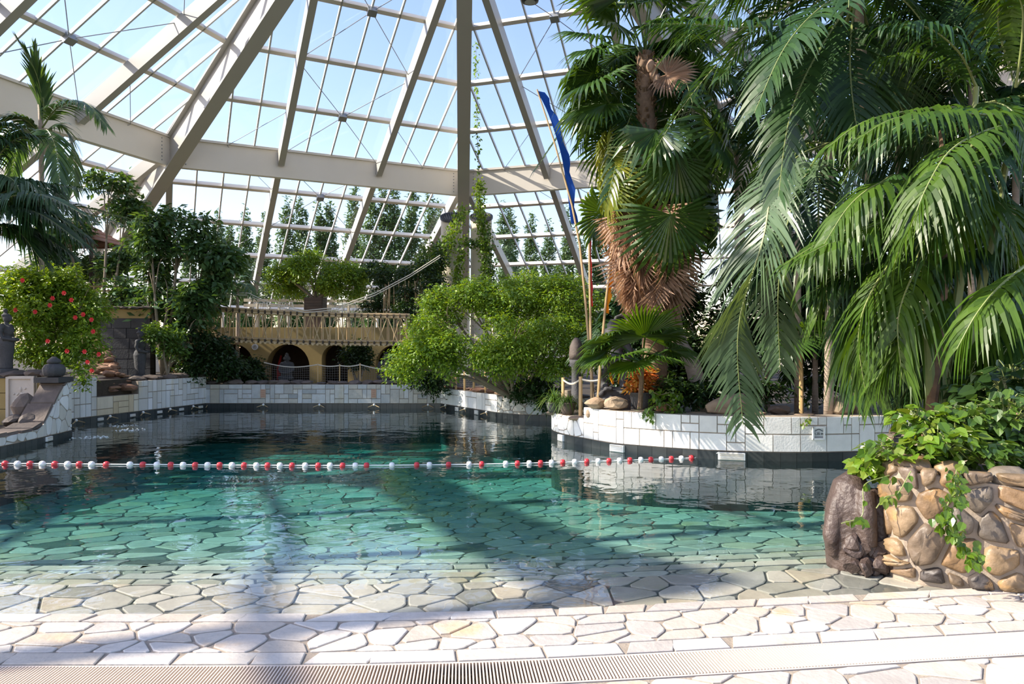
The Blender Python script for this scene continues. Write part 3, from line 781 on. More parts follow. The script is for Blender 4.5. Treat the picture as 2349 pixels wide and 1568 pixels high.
def fan_mesh(name, R, pet, bend, mt, nseg=34, spread=112, droop=0.25, seed=1, split=0.5, stemr=0.011):
    """pleated fan leaf, stalk along +X from the origin, blade bent down by `bend`"""
    r = random.Random(seed); vs, fs = [], []
    def add(v, f): k = len(vs); vs.extend(v); fs.extend([tuple(i + k for i in q) for q in f])
    S = MB(); P = [V((pet * t, 0, 0.10 * pet * math.sin(pi * t * .6))) for t in (0, .35, .7, 1)]; S.tube(P, [stemr * 1.5, stemr, stemr, stemr * .8], 5); add(S.v, S.f)
    h = P[-1]; cb, sb = math.cos(bend), math.sin(bend)
    X, Z, Y = V((cb, 0, -sb)), V((sb, 0, cb)), V((0, 1, 0)); half = math.radians(spread) / nseg
    for i in range(nseg):
        a = math.radians(-spread + 2 * spread * (i + .5) / nseg); L = R * (1 - 0.18 * abs(a) / 2) * r.uniform(.9, 1.08)
        def P_(ang, rad, zz): return h + (X * math.cos(ang) + Y * math.sin(ang)) * rad + Z * zz
        k = split * r.uniform(.9, 1.1); dz = -droop * L * r.uniform(.7, 1.4); cup = 0.10 * R * (abs(a) / 2) ** 2
        l1, r1 = P_(a - half, L * k, -.012 + cup - droop * L * k * k * .6), P_(a + half, L * k, -.012 + cup - droop * L * k * k * .6); m1 = P_(a, L * k * 1.02, .016 + cup - droop * L * k * k * .6)
        l2, r2 = P_(a - half * .6, L * .78, cup + dz * .5), P_(a + half * .6, L * .78, cup + dz * .5); t_ = P_(a + r.uniform(-.4, .4) * half, L, cup + dz * 1.25)
        add([h, l1, m1, r1, l2, r2, t_], [(0, 1, 2), (0, 2, 3), (1, 4, 2), (2, 4, 5), (2, 5, 3), (4, 6, 5)])
    me = bpy.data.meshes.new(name); me.from_pydata([tuple(v) for v in vs], [], fs); me.materials.append(M[mt]); me.update(); return me
def place_leaf(me, name, parent, pos, d, roll=0.0, scale=1.0):
    d, s, n = basis(V(d)); R = Matrix((d, -s, n)).transposed(); R = R @ Matrix.Rotation(roll, 3, 'X')
    o = bpy.data.objects.new(name, me); COL.objects.link(o); o.parent = parent
    o.matrix_local = Matrix.Translation(V(pos) - origin_of(parent)) @ R.to_4x4() @ Matrix.Scale(scale, 4); return o
def tuft(root, base, n, L, width, mt, seed, sag=0.9, name='blades'):
    r = random.Random(seed); mb = MB()
    for i in range(n):
        az = r.uniform(0, 2 * pi); el = r.uniform(.5, 1.4); l = L * r.uniform(.6, 1.1); s = V((-math.sin(az), math.cos(az), 0)); vs = []
        P = arc_frond(base, az, el, l, sag * r.uniform(.6, 1.2))
        for k, p in enumerate(P): w = width * (1 - k / 5.2) ** .7; vs += [p - s * w / 2, p + s * w / 2]
        mb.add(vs, [(2 * k, 2 * k + 1, 2 * k + 3, 2 * k + 2) for k in range(5)])
    return tag(mb.build(name, mt, root), kind='stuff')
def rock_mesh(c, sx, sy, sz, seed, rz=0.0, rough=0.22, flat=0.0):
    """one weathered stone: a facetted, dented ball"""
    r = np.random.default_rng(seed); bm = bmesh.new(); bmesh.ops.create_icosphere(bm, subdivisions=2, radius=1)
    k = r.normal(size=(5, 3)); k /= np.linalg.norm(k, axis=1, keepdims=True); lim = r.uniform(.55, .9, size=5) - flat
    ca, sa = math.cos(rz), math.sin(rz); vs = []
    for v in bm.verts:
        p = np.array(v.co)
        for q in range(5):
            d = p @ k[q]
            if d > lim[q]: p = p - k[q] * (d - lim[q])
        p = p * (1 + rough * (r.uniform() - .5) * .6); x, y, z = p[0] * sx, p[1] * sy, p[2] * sz
        vs.append((c[0] + x * ca - y * sa, c[1] + x * sa + y * ca, c[2] + z))
    fs = [tuple(v.index for v in f.verts) for f in bm.faces]; bm.free(); return vs, fs
def rock(name, label, c, s, seed, mt='rock_tan', rz=0.0, group=None, cat='rock', rough=.22):
    v, f = rock_mesh(c, s[0], s[1], s[2], seed, rz, rough); return tag(MB().add(v, f).build(name, mt, None, loc=(c[0], c[1], c[2] - s[2])), label, cat, group)
def remeshed(mb, name, mt, parent=None, loc=None, vox=0.02):
    o = mb.build(name, mt, parent, True, loc); m = o.modifiers.new('skin', 'REMESH'); m.mode = 'VOXEL'; m.voxel_size = vox; m.use_smooth_shade = True
    s = o.modifiers.new('soft', 'SMOOTH'); s.factor = 0.5; s.iterations = 2; return o
def vine(root, pts, n, size, mt, seed, spread=0.08, name='vine_leaves', stemr=0.006, hang=1.0):
    S = catmull(pts, 24); r = np.random.default_rng(seed); P = np.array([tuple(S[i]) for i in r.integers(0, 25, n)]) + r.normal(size=(n, 3)) * spread
    Nn = r.normal(size=(n, 3)) + np.array([0, -.5, .6]); T = np.tile(np.array([[0, 0, -hang]]), (n, 1)) + r.normal(size=(n, 3)) * .4
    v, f = leaf_cloud(P, Nn, size * r.uniform(.7, 1.3, n), 0.7, .2, r, T)
    o = tag(np_mesh(name, v, f, mt, root), kind='stuff')
    if stemr: MB().tube(S, stemr, 4).build('vine_stem', 'twig', root)
    return o

# ================================================================== outside the glass
tag(MB().add([(-160, 20, -0.3), (160, 20, -0.3), (160, 220, -0.3), (-160, 220, -0.3)], [(0, 1, 2, 3)]).build('ground_outside', 'grass'), kind='structure')
pop_specs = [(470, 545, 46), (500, 500, 48), (530, 520, 52), (565, 490, 47), (605, 500, 50), (655, 470, 45), (688, 466, 45), (735, 480, 46), (757, 470, 46), (812, 440, 43), (850, 455, 42), (880, 440, 42),
             (905, 430, 42), (945, 432, 43), (985, 450, 44), (1010, 470, 52), (1158, 475, 46), (1175, 490, 52), (1218, 505, 48), (1258, 520, 50), (1300, 490, 45), (1335, 560, 44), (1372, 540, 45), (560, 600, 60), (430, 560, 50), (1420, 500, 44)]
pn = 0
def poplar(px, py, d, seed):
    b = at(px, py, d); top = b.z; x = b.x; base = V((x, d, -0.3)); H = top + 0.3; w = H * random.Random(seed).uniform(.052, .07)
    blobs = [((x + random.Random(seed + k).uniform(-.2, .2) * w, d, -0.3 + H * t), w * s, w * s, H * .12) for k, (t, s) in enumerate(((.16, .8), (.3, 1.0), (.45, 1.05), (.6, .95), (.74, .75), (.86, .5), (.94, .28)))]
    root = empty('poplar_tree', base, None, 'tree', 'poplars beyond the glass')
    MB().tube([base, V((x, d, H * .9))], [w * .12, w * .02], 6).build('trunk', 'twig', root)
    v, f = cluster_leaves(blobs, 5200, 0.42, seed, .30, -1.2, .35, 5); tag(np_mesh('foliage', v, f, 'leaf_poplar', root), kind='stuff'); return root
POP = [poplar(px, py, d * 1.7, 100 + i) for i, (px, py, d) in enumerate(pop_specs)]
pl = sorted(range(len(POP)), key=lambda i: pop_specs[i][0])
ordn = ['first', 'second', 'third', 'fourth', 'fifth', 'sixth', 'seventh', 'eighth', 'ninth', 'tenth', 'eleventh', 'twelfth', 'thirteenth', 'fourteenth', 'fifteenth', 'sixteenth', 'seventeenth', 'eighteenth']
lefts = [i for i in pl if pop_specs[i][0] < 1100]; rights = [i for i in pl if pop_specs[i][0] > 1100]
for k, i in enumerate(lefts): POP[i]['label'] = f'tall slim poplar outside the glass, {ordn[k]} from the left of the central girder row'
for k, i in enumerate(rights): POP[i]['label'] = f'tall slim poplar outside the glass, {ordn[k]} to the right of the central girder'
# clipped hedge band outside, low
for k, (x0, x1, y, h, s) in enumerate(((-24, -8, 40, 2.3, 0), (-8, 8, 41, 2.6, 1), (8, 26, 40, 2.4, 2))):
    bl = [((x0 + (x1 - x0) * (q + .5) / 8, y, .6), 1.3, .8, h - .6) for q in range(8)]
    bush('hedge', ['low hedge outside the glass behind the left trees', 'low hedge outside the glass behind the central girder', 'low hedge outside the glass behind the fan palm'][k], 'hedge', (x0 + 8, y, -.3), bl, 5000, .3, 'leaf_poplar', seed=60 + k, trunk=False, spread=.4)

# ================================================================== left bank
def box_between(mb, p, q, r, n=6): return mb.tube([p, q], r, n)
# niche wall with carved panel
wn = empty('wall_niche', (-9, 12.75, 0), kind='structure')
for i in range(8):
    for j in range(3):
        x0 = -14.25 + i * 0.76; MB().box((x0 + .375, 12.85, .1 + .15 + j * .29), .74, .3, .28).build('wall_block', 'ochre', wn)
r_ = random.Random(2); x = -13.9
while x < -8.35:
    w = r_.uniform(.25, .5); h = r_.uniform(.05, .09); v, f = rock_mesh((x + w / 2, 12.8, .97 + h * .6), w * .55, .24, h, int(x * 100) + 5000, r_.uniform(-.1, .1)); MB().add(v, f).build('coping_stone', 'rock_dark', wn); x += w * .92
def carved_panel():
    c = at(47, 916, 12.62); root = empty('relief_panel', (c.x, 12.62, .14), 'pale carved relief panel standing against the ochre wall', 'relief panel')
    MB().box((c.x, 12.66, c.z), .50, .06, .84).build('slab', 'relief', root)
    for dx in (-.225, .225): MB().box((c.x + dx, 12.62, c.z), .05, .05, .84).build('frame_side', 'relief', root)
    for dz in (-.395, .395): MB().box((c.x, 12.62, c.z + dz), .40, .05, .05).build('frame_rail', 'relief', root)
    mb = MB(); rr = random.Random(4)
    for q in range(26):
        a = q * 2.4; rad = .02 + .0065 * q; mb.ell((c.x + math.cos(a) * rad * .9, 12.63, c.z - .05 + math.sin(a) * rad * 1.6), rr.uniform(.02, .06), .022, rr.uniform(.015, .035), 8, 5, Matrix.Rotation(a, 3, 'Y'))
    remeshed(mb, 'carving', 'relief', root, vox=.012)
carved_panel()
# slabs that cap the sweeping wall
for k in range(13):
    s0 = .2 + k * .30; s1 = min(s0 + .275, L_near - .005)
    if s0 >= L_near - .05: break
    (pa, na), (pb, nb) = f_near(s0), f_near(s1); za, zb = near_top(s0), near_top(s1); r_ = random.Random(k); h = r_.uniform(.03, .06); o0, o1 = r_.uniform(-.01, .03), -.40 + r_.uniform(-.04, .04)
    MB().hexa([pa + na * o0 + V((0, 0, za)), pb + nb * o0 + V((0, 0, zb)), pb + nb * o1 + V((0, 0, zb)), pa + na * o1 + V((0, 0, za)), pa + na * o0 + V((0, 0, za + h)), pb + nb * (o0 - .02) + V((0, 0, zb + h)), pb + nb * o1 + V((0, 0, zb + h)), pa + na * o1 + V((0, 0, za + h))]).build('coping_slab', 'rock_dark', w_near)
c = at(62, 930, 11.9); rock('boulder', 'big brown angular boulder leaning before the pale relief panel', c, (.22, .2, .27), 31, 'rock_dark', .4, rough=.3)
for k, (px, py, sx, sz) in enumerate(((32, 966, .16, .12), (66, 965, .15, .13))):
    rock('boulder', ['low brown rock under the leaning boulder, nearer the left edge', 'low blocky rock under the leaning boulder, beside the sweeping wall'][k], at(px, py, 11.55), (sx, .18, sz), 41 + k, 'rock_dark', .2)

def lady(base, H, name, label, mirror=1, mt='lava'):
    """standing carved woman with a topknot, hands held before her, turned to the right of the picture"""
    root = empty(name, base, label, 'statue'); b = V(base); m = MB(); X = mirror
    def e(x, y, z, a, c, d, R=None): m.ell(b + V((x * X * H, y * H, z * H)), a * H, c * H, d * H, 12, 8, R)
    m.lathe(b + V((0, 0, .06 * H)), [(.10 * H, 0), (.095 * H, .1 * H), (.115 * H, .3 * H), (.125 * H, .40 * H), (.10 * H, .48 * H)], 16, .85)
    e(0, 0, .53, .085, .07, .10); e(.015, 0, .66, .11, .075, .10); e(.065, -.035, .68, .042, .04, .042); e(.065, .035, .68, .042, .04, .042)
    e(0, -.09, .725, .05, .05, .05); e(0, .09, .725, .05, .05, .05); m.tube([b + V((0, 0, .74 * H)), b + V((.01 * X * H, 0, .83 * H))], [.036 * H, .03 * H], 10)
    e(.02, 0, .862, .066, .058, .072); e(.088, 0, .855, .018, .014, .018); e(.075, 0, .825, .014, .02, .01); e(.0, 0, .905, .068, .066, .034); e(-.01, 0, .945, .026, .026, .02); e(-.012, 0, .985, .036, .036, .034)
    for s in (-1, 1):
        m.tube([b + V((0, s * .1 * H, .725 * H)), b + V((-.01 * X * H, s * .125 * H, .62 * H)), b + V((.03 * X * H, s * .115 * H, .54 * H)), b + V((.13 * X * H, s * .05 * H, .52 * H)), b + V((.18 * X * H, s * .02 * H, .52 * H))], [.036 * H, .034 * H, .031 * H, .026 * H, .03 * H], 8)
    remeshed(m, 'figure', mt, root, vox=H * .011)
    MB().lathe(b, [(.17 * H, 0), (.17 * H, .05 * H), (.14 * H, .06 * H)], 14).build('plinth', mt, root); return root
lady((at(14, 850, 12.85).x, 12.85, 1.05), 1.14, 'stone_statue', 'tall dark stone woman at the left edge beside the flowering bush')
lady((at(321, 850, 16.3).x, 16.3, 0.78), 1.14, 'stone_statue', 'grey stone woman with a topknot beside the black slate wall')
MB_ = MB().box((at(14, 850, 12.85).x, 12.85, 1.0), .42, .34, .10); tag(MB_.build('plinth_block', 'lava', None, loc=(at(14, 850, 12.85).x, 12.85, .95)), 'dark square block under the stone woman at the left edge', 'plinth')
# lobed urn
def urn():
    b = V((-7.86, 12.15, 1.0)); root = empty('stone_urn', b, 'round ribbed dark stone urn with a lid on the corner of the wall', 'urn')
    vs, fs = [], []; prof = [(.08, 0), (.15, .02), (.175, .09), (.175, .15), (.14, .21), (.07, .235)]; n = 40
    for r, z in prof:
        for k in range(n): a = 2 * pi * k / n; rr = r * (1 - .07 * abs(math.cos(a * 5)) ** 6); vs.append((b.x + rr * math.cos(a), b.y + rr * math.sin(a), b.z + z))
    for i in range(len(prof) - 1):
        for k in range(n): fs.append((i * n + k, i * n + (k + 1) % n, (i + 1) * n + (k + 1) % n, (i + 1) * n + k))
    fs += [tuple(range(n - 1, -1, -1)), tuple(range((len(prof) - 1) * n, len(prof) * n))]
    MB().add(vs, fs).build('body', 'lava', root, True)
    MB().lathe(b + V((0, 0, .23)), [(.075, 0), (.11, .02), (.10, .06), (.06, .09), (.03, .12)], 20).build('lid', 'lava', root, True)
    MB().box(b + V((0, 0, -.045)), .42, .42, .09).build('plinth', 'slate', root)
urn()
# black slate waterfall wall with ochre lintel
ws = empty('wall_slate', at(270, 850, 17.2), kind='structure'); y = 17.2
x0, x1 = at(231, 0, y).x, at(345, 0, y).x; z0, z1 = .7, at(0, 729, y).z; r_ = random.Random(9)
for j in range(6):
    x = x0
    while x < x1 - .02:
        w = min(r_.uniform(.25, .5), x1 - x); MB().box((x + w / 2, y + .1, z0 + (z1 - z0) * (j + .5) / 6), w - .008, .2 + r_.uniform(0, .02), (z1 - z0) / 6 - .008).build('slate_block', 'slate', ws); x += w
MB().box(((x0 + x1) / 2, y + .24, (z0 + z1) / 2), x1 - x0, .04, z1 - z0).build('backing', 'dark', ws)
MB().box(((at(205, 0, y).x + x1) / 2, y + .12, (z1 + 2.55) / 2 - .08), x1 - at(205, 0, y).x, .26, .22).build('lintel', 'ochre', ws)
MB().box((at(214, 0, y).x, y + .14, 1.4), .2, .26, 1.6).build('side_pier', 'ochre', ws)
for k in range(6): 
    v, f = rock_mesh((at(215 + k * 24, 0, y).x, y + .05, 2.43), .18, .24, .05, 800 + k); MB().add(v, f).build('coping_stone', 'rock_dark', ws)
MB().box((at(400, 0, 18.4).x, 18.5, 1.2), .28, .3, 1.6); tag(MB().box((at(402, 0, 18.4).x, 18.5, 1.2), .22, .25, 1.7).build('ochre_pillar', 'ochre', None, loc=(at(402, 0, 18.4).x, 18.5, .35)), 'narrow ochre pillar behind the tree trunks at the pool corner', 'pillar')
# heap of red rocks
r_ = random.Random(12)
heap = []
for k in range(46):
    t = r_.uniform(0, 1) ** .8; wdt = 1 - t
    px = 226 + 84 * r_.uniform(0, 1) * wdt + r_.uniform(0, 16) * t; py = 898 - 100 * t; d = 14.6 + 1.5 * t + r_.uniform(0, .25) + (px - 226) / 84 * .7
    heap.append((px, py, d))
for k, (px, py, d) in enumerate(heap):
    c = at(px, py, d); rock('rock_slab', 'reddish brown rock slab in the heap below the black slate wall', c, (r_.uniform(.10, .24), r_.uniform(.1, .2), r_.uniform(.04, .10)), 900 + k, 'rock_red', r_.uniform(-.6, .6), 'red rocks heaped below the slate wall')
# small stones along the wall tops
k = 0
ORD = ['first', 'second', 'third', 'fourth', 'fifth', 'sixth', 'seventh', 'eighth', 'ninth', 'tenth', 'eleventh', 'twelfth', 'thirteenth', 'fourteenth', 'fifteenth', 'sixteenth', 'seventeenth', 'eighteenth', 'nineteenth', 'twentieth']
def edge_rocks(fn, L, z, n, mt, label0, group, seed, s=(.17, .13, .055), back=.16):
    r = random.Random(seed)
    for i in range(n):
        label = label0 + ', ' + ORD[i] + ' from the left'
        p, nr = fn(L * (i + r.uniform(.2, .8)) / n); c = p - nr * (back + r.uniform(-.03, .08)); q = r.uniform(.7, 1.4)
        rock('edge_rock', label, (c.x, c.y, z + s[2] * q * .55), (s[0] * q, s[1] * q, s[2] * q), seed * 50 + i, mt, r.uniform(-.7, .7), group)
edge_rocks(f_far, L_far, .555, 20, 'rock_dark', 'dark flat rock on the far pool wall', 'rocks on the far pool wall', 3)
fs1, Ls1 = path_fn([w2, B]); edge_rocks(fs1, Ls1, .75, 11, 'rock_dark', 'dark flat rock on the wall below the left trees', 'rocks on the left pool wall', 5)
edge_rocks(f_right, L_right, .47, 9, 'rock_red', 'brown rock on the sunlit corner wall', 'rocks on the corner wall', 7)
edge_rocks(f_ret, L_ret, .44, 8, 'rock_dark', 'dark rock on the wall beneath the bush', 'rocks under the bush', 8)

# flowering bush
bl = [(at(120, 715, 13.9), .80, .6, .62), (at(60, 690, 13.9), .55, .5, .45), (at(185, 700, 13.9), .42, .45, .5), (at(110, 790, 13.8), .75, .5, .38), (at(190, 800, 13.6), .30, .35, .45), (at(30, 650, 14.0), .4, .4, .3), (at(145, 645, 14.1), .5, .4, .3), (at(195, 855, 13.3), .14, .16, .22)]
hib = bush('hibiscus_bush', 'bushy shrub dotted with red flowers on the left bank', 'shrub', (at(110, 850, 13.9).x, 13.9, .8), bl, 26000, .085, 'leaf_bush', seed=3, spread=.10, droop=.5, k=8, f=.5)
for (px, py) in ((53, 643), (148, 672), (122, 684), (37, 711), (82, 715), (192, 721), (174, 728), (211, 733), (111, 782), (155, 805), (195, 806), (202, 830), (212, 850), (215, 760), (116, 700), (165, 688), (228, 812)):
    p = at(px, py, 13.15); mb = MB()
    for q in range(6):
        a = q * pi / 3; s = V((math.cos(a), -.5, math.sin(a))).normalized(); t = V((-math.sin(a), 0, math.cos(a)))
        mb.add([p, p + s * .035 - t * .02, p + s * .055, p + s * .035 + t * .02], [(0, 1, 2, 3)])
    mb.tube([p, p + V((0, -.05, -.02))], [.006, .003], 4); mb.build('flower', 'flower', hib)

# slender palm and its fronds
def left_palm():
    b = V((at(95, 620, 15.2).x, 15.2, .8)); top = at(95, 300, 15.2)
    root = empty('slender_palm', b, 'slender palm rising above the flowering bush at the left', 'palm')
    MB().tube([b, b.lerp(top, .5), top, at(90, 240, 15.2)], [.075, .055, .05, .03], 10).build('trunk', 'trunk_grey', root, True)
    d = 15.2
    P = lambda *a: [at(x, y, dd) for x, y, dd in a]
    fr = [P((92, 300, d), (95, 230, d), (80, 160, d - .3), (40, 90, d - .5)), P((95, 300, d), (100, 240, d), (88, 170, d), (78, 105, d)),
          P((95, 295, d), (135, 245, d - .3), (195, 235, d - .6), (245, 290, d - .8)), P((95, 310, d), (135, 285, d + .3), (165, 330, d + .4), (168, 440, d + .5)),
          P((95, 310, d), (60, 275, d - .3), (20, 270, d - .5), (-30, 320, d - .7)), P((95, 310, d), (70, 290, d + .4), (40, 330, d + .6), (25, 420, d + .7)), P((95, 310, d), (110, 300, d - .6), (130, 350, d - .9), (140, 460, d - 1.))]
    for k, pts in enumerate(fr): add_frond(root, pts, .66, 'leaf_blue', n=46, width=.05, droop=.6 if k > 1 else .12, ang=50 if k > 1 else 28, seed=k, rr=.02, lift=.05)
left_palm()
def coco_palm():
    d = 12.6; b = V((at(-120, 800, d).x, d, .14)); root = empty('feather_palm', b, 'broad feather palm reaching in from the left edge', 'palm')
    crown = at(-90, 520, d); MB().tube([b, crown], [.13, .1], 10).build('trunk', 'trunk_grey', root, True)
    P = lambda *a: [at(x, y, dd) for x, y, dd in a]
    fr = [P((-90, 520, d), (-10, 430, d), (70, 420, d - .2), (130, 500, d - .3)), P((-90, 520, d), (10, 470, d + .3), (120, 470, d + .5), (270, 510, d + .6)), P((-90, 530, d), (0, 480, d - .5), (90, 490, d - .8), (190, 560, d - 1)),
          P((-90, 540, d), (-10, 520, d), (60, 530, d), (130, 580, d)), P((-90, 520, d), (-50, 400, d), (-10, 330, d), (40, 330, d)), P((-90, 540, d), (-20, 520, d - .6), (40, 530, d - .7), (90, 590, d - .7)), P((-90, 520, d), (-30, 450, d + .6), (40, 440, d + 1.), (110, 470, d + 1.2))]
    r = random.Random(5)
    for q in range(12):
        p = fr[q % 7]; ox, oy, od = r.uniform(-50, 40), r.uniform(-70, 10), r.uniform(-.5, .7); fr.append([p[0]] + [v + V((ox / F * d, od, -oy / F * d)) * (i / 3) for i, v in enumerate(p) if i])
    for k, pts in enumerate(fr): add_frond(root, pts, .8, 'leaf_silver' if k in (0, 1) else 'leaf_palm', n=64, width=.04, droop=.8, seed=20 + k, rr=.02, ang=52)
coco_palm()

# trees of the left bank
bl = [(at(410, 520, 17.6), .85, .7, .42), (at(350, 590, 17.4), .7, .6, .55), (at(470, 590, 17.8), .8, .7, .55), (at(400, 660, 17.3), .8, .7, .5), (at(490, 680, 17.8), .6, .6, .6), (at(520, 570, 18), .4, .5, .35), (at(345, 690, 17.4), .45, .5, .35), (at(440, 740, 17.4), .6, .6, .4), (at(330, 530, 17.8), .4, .4, .3)]
bush('schefflera_tree', 'tall loose tree with drooping leaves above the stone woman', 'tree', (at(375, 860, 17.2).x, 17.2, .75), bl, 8500, .20, 'leaf_blue', seed=5, spread=.24, droop=1.1, r0=.07, shell=.3, k=5, f=.33)
bl = [(at(270, 590, 19.5), .5, .5, .4), (at(250, 420, 19.4), .55, .5, .30), (at(150, 600, 19.2), .5, .5, .4), (at(290, 670, 18.6), .4, .4, .35), (at(150, 520, 19.5), .5, .5, .4), (at(205, 610, 20.6), .5, .4, .4), (at(290, 480, 19.5), .4, .4, .3)]
bush('dark_tree', 'dark leafy tree around the little red roof on the left', 'tree', (at(230, 720, 18.2).x, 18.2, .8), bl, 7000, .18, 'leaf_blue', seed=6, spread=.24, droop=.8, r0=.06, shell=.35)
bl = [(at(383, 768, 16.6), .32, .35, .16), (at(405, 800, 16.8), .28, .3, .12), (at(362, 758, 16.8), .2, .25, .10)]
bush('fern', 'feathery pale fern right beside the grey stone woman', 'fern', (at(385, 855, 16.6).x, 16.6, .75), bl, 2000, .11, 'leaf_mid', seed=7, spread=.13, r0=.03)
bl = [(at(455, 800, 17.6), .5, .5, .35), (at(500, 830, 17.8), .45, .4, .3), (at(560, 855, 18.2), .3, .3, .22), (at(440, 850, 17.4), .35, .3, .2)]
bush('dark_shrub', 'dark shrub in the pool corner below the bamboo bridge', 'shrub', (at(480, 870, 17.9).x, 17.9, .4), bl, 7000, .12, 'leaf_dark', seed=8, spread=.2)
def fish_palm():
    b = V((at(545, 790, 18.9).x, 18.9, .4)); root = empty('feather_palm', b, 'small feather palm bending over the left end of the bamboo bridge', 'palm'); c = at(545, 660, 18.9)
    MB().tube([b, c], [.06, .04], 8).build('trunk', 'trunk_grey', root, True)
    for k, (az, el) in enumerate(((.2, .9), (1.4, .8), (2.6, .9), (3.6, .6), (4.6, .7), (5.5, .6), (.9, 1.3))): add_frond(root, arc_frond(c, az, el, 1.15, .85), .36, 'leaf_blue', n=26, width=.035, droop=.8, seed=40 + k, rr=.012)
fish_palm()
# hut with red roof
def hut():
    d = 20.5; b = V((at(215, 700, d).x, d, .8)); root = empty('garden_hut', b, 'little open hut with a red shingle roof behind the left trees', 'hut')
    z0 = at(0, 560, d).z; z1 = at(0, 520, d).z; cx = at(185, 0, d).x; w = .98
    tops = [(cx, d, z1 + .2)]; rs = [(cx - w, d - w, z0), (cx + w, d - w, z0), (cx + w, d + w, z0), (cx - w, d + w, z0)]
    for i in range(4):
        a, c2, t = V(rs[i]), V(rs[(i + 1) % 4]), V(tops[0])
        for q in range(5):      # shingle courses
            u0, u1 = q / 5, (q + 1) / 5 + .03; up = V((0, 0, .03)); MB().add([a.lerp(t, u0) + up, c2.lerp(t, u0) + up, c2.lerp(t, min(1, u1)), a.lerp(t, min(1, u1))] + [a.lerp(t, u0), c2.lerp(t, u0)], [(0, 1, 2, 3), (4, 5, 1, 0)]).build('shingle_course', 'roof_tile', root)
    for sx in (-.75, .75):
        for sy in (-.75, .75): MB().tube([(cx + sx, d + sy, .8), (cx + sx, d + sy, z0)], .05, 8).build('post', 'wood_dark', root)
    p = at(246, 690, d - 1); mb_z = 1.9
    for q in range(7): MB().box((p.x, d - 1, 2.2 + q * .09), .30 + .01 * (q % 2), .3, .085).build('pillar_stone', 'rock_dark', root)
    for zz in (658, 668): MB().tube([at(198, zz - 2, d - 1.1), at(285, zz, d - 1.1)], .03, 7).build('rail', 'bamboo', root)
    MB().box((p.x, d - 1, 1.5), .34, .34, 1.4).build('pillar_base', 'ochre', root)
hut()

# ================================================================== far bank: arcade, bridge, terrace
AY = 20.6
def arcade():
    root = empty('wall_arcade', (at(680, 0, AY).x, AY, .4), kind='structure')
    X0, X1 = at(395, 0, AY).x, at(975, 0, AY).x; z0, zt = .3, at(0, 752, AY).z
    arches = [(at(430, 0, AY).x, .45, at(0, 790, AY).z), (at(537, 0, AY).x, .55, at(0, 789, AY).z), (at(660.5, 0, AY).x, .63, at(0, 789, AY).z), (at(768, 0, AY).x, .38, at(0, 791, AY).z), (at(905, 0, AY).x, .55, at(0, 791, AY).z)]
    xs = X0; mb = MB(); dep = .45
    def quad_col(xa, xb, za, zb):   # solid block of wall
        mb.hexa([(xa, AY, za), (xb, AY, za), (xb, AY + dep, za), (xa, AY + dep, za), (xa, AY, zb), (xb, AY, zb), (xb, AY + dep, zb), (xa, AY + dep, zb)])
    for (cx, r, top) in arches:
        quad_col(xs, cx - r, z0, zt); ry = min(r * 1.05, top - z0 - .1); zs = top - ry; n = 14
        for i in range(n):
            a0, a1 = pi - pi * i / n, pi - pi * (i + 1) / n
            xa, xb = cx + r * math.cos(a0), cx + r * math.cos(a1); za, zb = zs + ry * math.sin(a0), zs + ry * math.sin(a1)
            mb.hexa([(xa, AY, za), (xb, AY, zb), (xb, AY + dep, zb), (xa, AY + dep, za), (xa, AY, zt), (xb, AY, zt), (xb, AY + dep, zt), (xa, AY + dep, zt)])
        xs = cx + r
    quad_col(xs, X1, z0, zt); mb.build('arched_wall', 'ochre', root)
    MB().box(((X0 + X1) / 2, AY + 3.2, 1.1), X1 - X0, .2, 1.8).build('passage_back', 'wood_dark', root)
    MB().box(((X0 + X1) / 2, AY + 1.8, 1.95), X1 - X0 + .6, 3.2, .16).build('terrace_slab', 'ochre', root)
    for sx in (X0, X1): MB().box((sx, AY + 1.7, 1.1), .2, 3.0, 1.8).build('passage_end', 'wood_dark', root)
    for px in (531, 555): MB().lathe((at(px, 0, AY + 1.5).x, AY + 1.2, at(0, 797, AY + 1.2).z), [(.06, 0), (.06, .02), (.03, .04)], 10).build('ceiling_lamp', lamp_m, root)
    MB().tube([at(640, 870, AY + 1.4), at(638, 845, AY + 1.4), at(645, 815, AY + 1.4)], [.07, .05, .03], 8).build('red_drape', 'flag_red', root)
lamp_m = bpy.data.materials.new('lit lamp'); lamp_m.use_nodes = True
_b = lamp_m.node_tree.nodes['Principled BSDF']; _b.inputs['Emission Color'].default_value = (1, .55, .3, 1); _b.inputs['Emission Strength'].default_value = 3.0
arcade()
def clock():
    c = at(585, 795.5, AY - .03); root = empty('wall_clock', c, 'round white clock on the ochre wall between two arches', 'clock')
    def disc(r, y0, y1, nm, mt):
        mb = MB(); n = 24; vs = []
        for y in (y0, y1): vs += [(c.x + r * math.cos(2 * pi * k / n), c.y + y, c.z + r * math.sin(2 * pi * k / n)) for k in range(n)]
        mb.add(vs, [tuple(range(n)), tuple(range(2 * n - 1, n - 1, -1))] + [(k, k + n, (k + 1) % n + n, (k + 1) % n) for k in range(n)]).build(nm, mt, root)
    disc(.085, -.03, .03, 'rim', 'white'); disc(.068, -.034, -.02, 'dial', 'tile')
    for a, L in ((1.2, .05), (2.9, .038)): MB().tube([c + V((0, -.04, 0)), c + V((math.cos(a) * L, -.04, math.sin(a) * L))], .005, 4).build('hand', 'black', root)
clock()
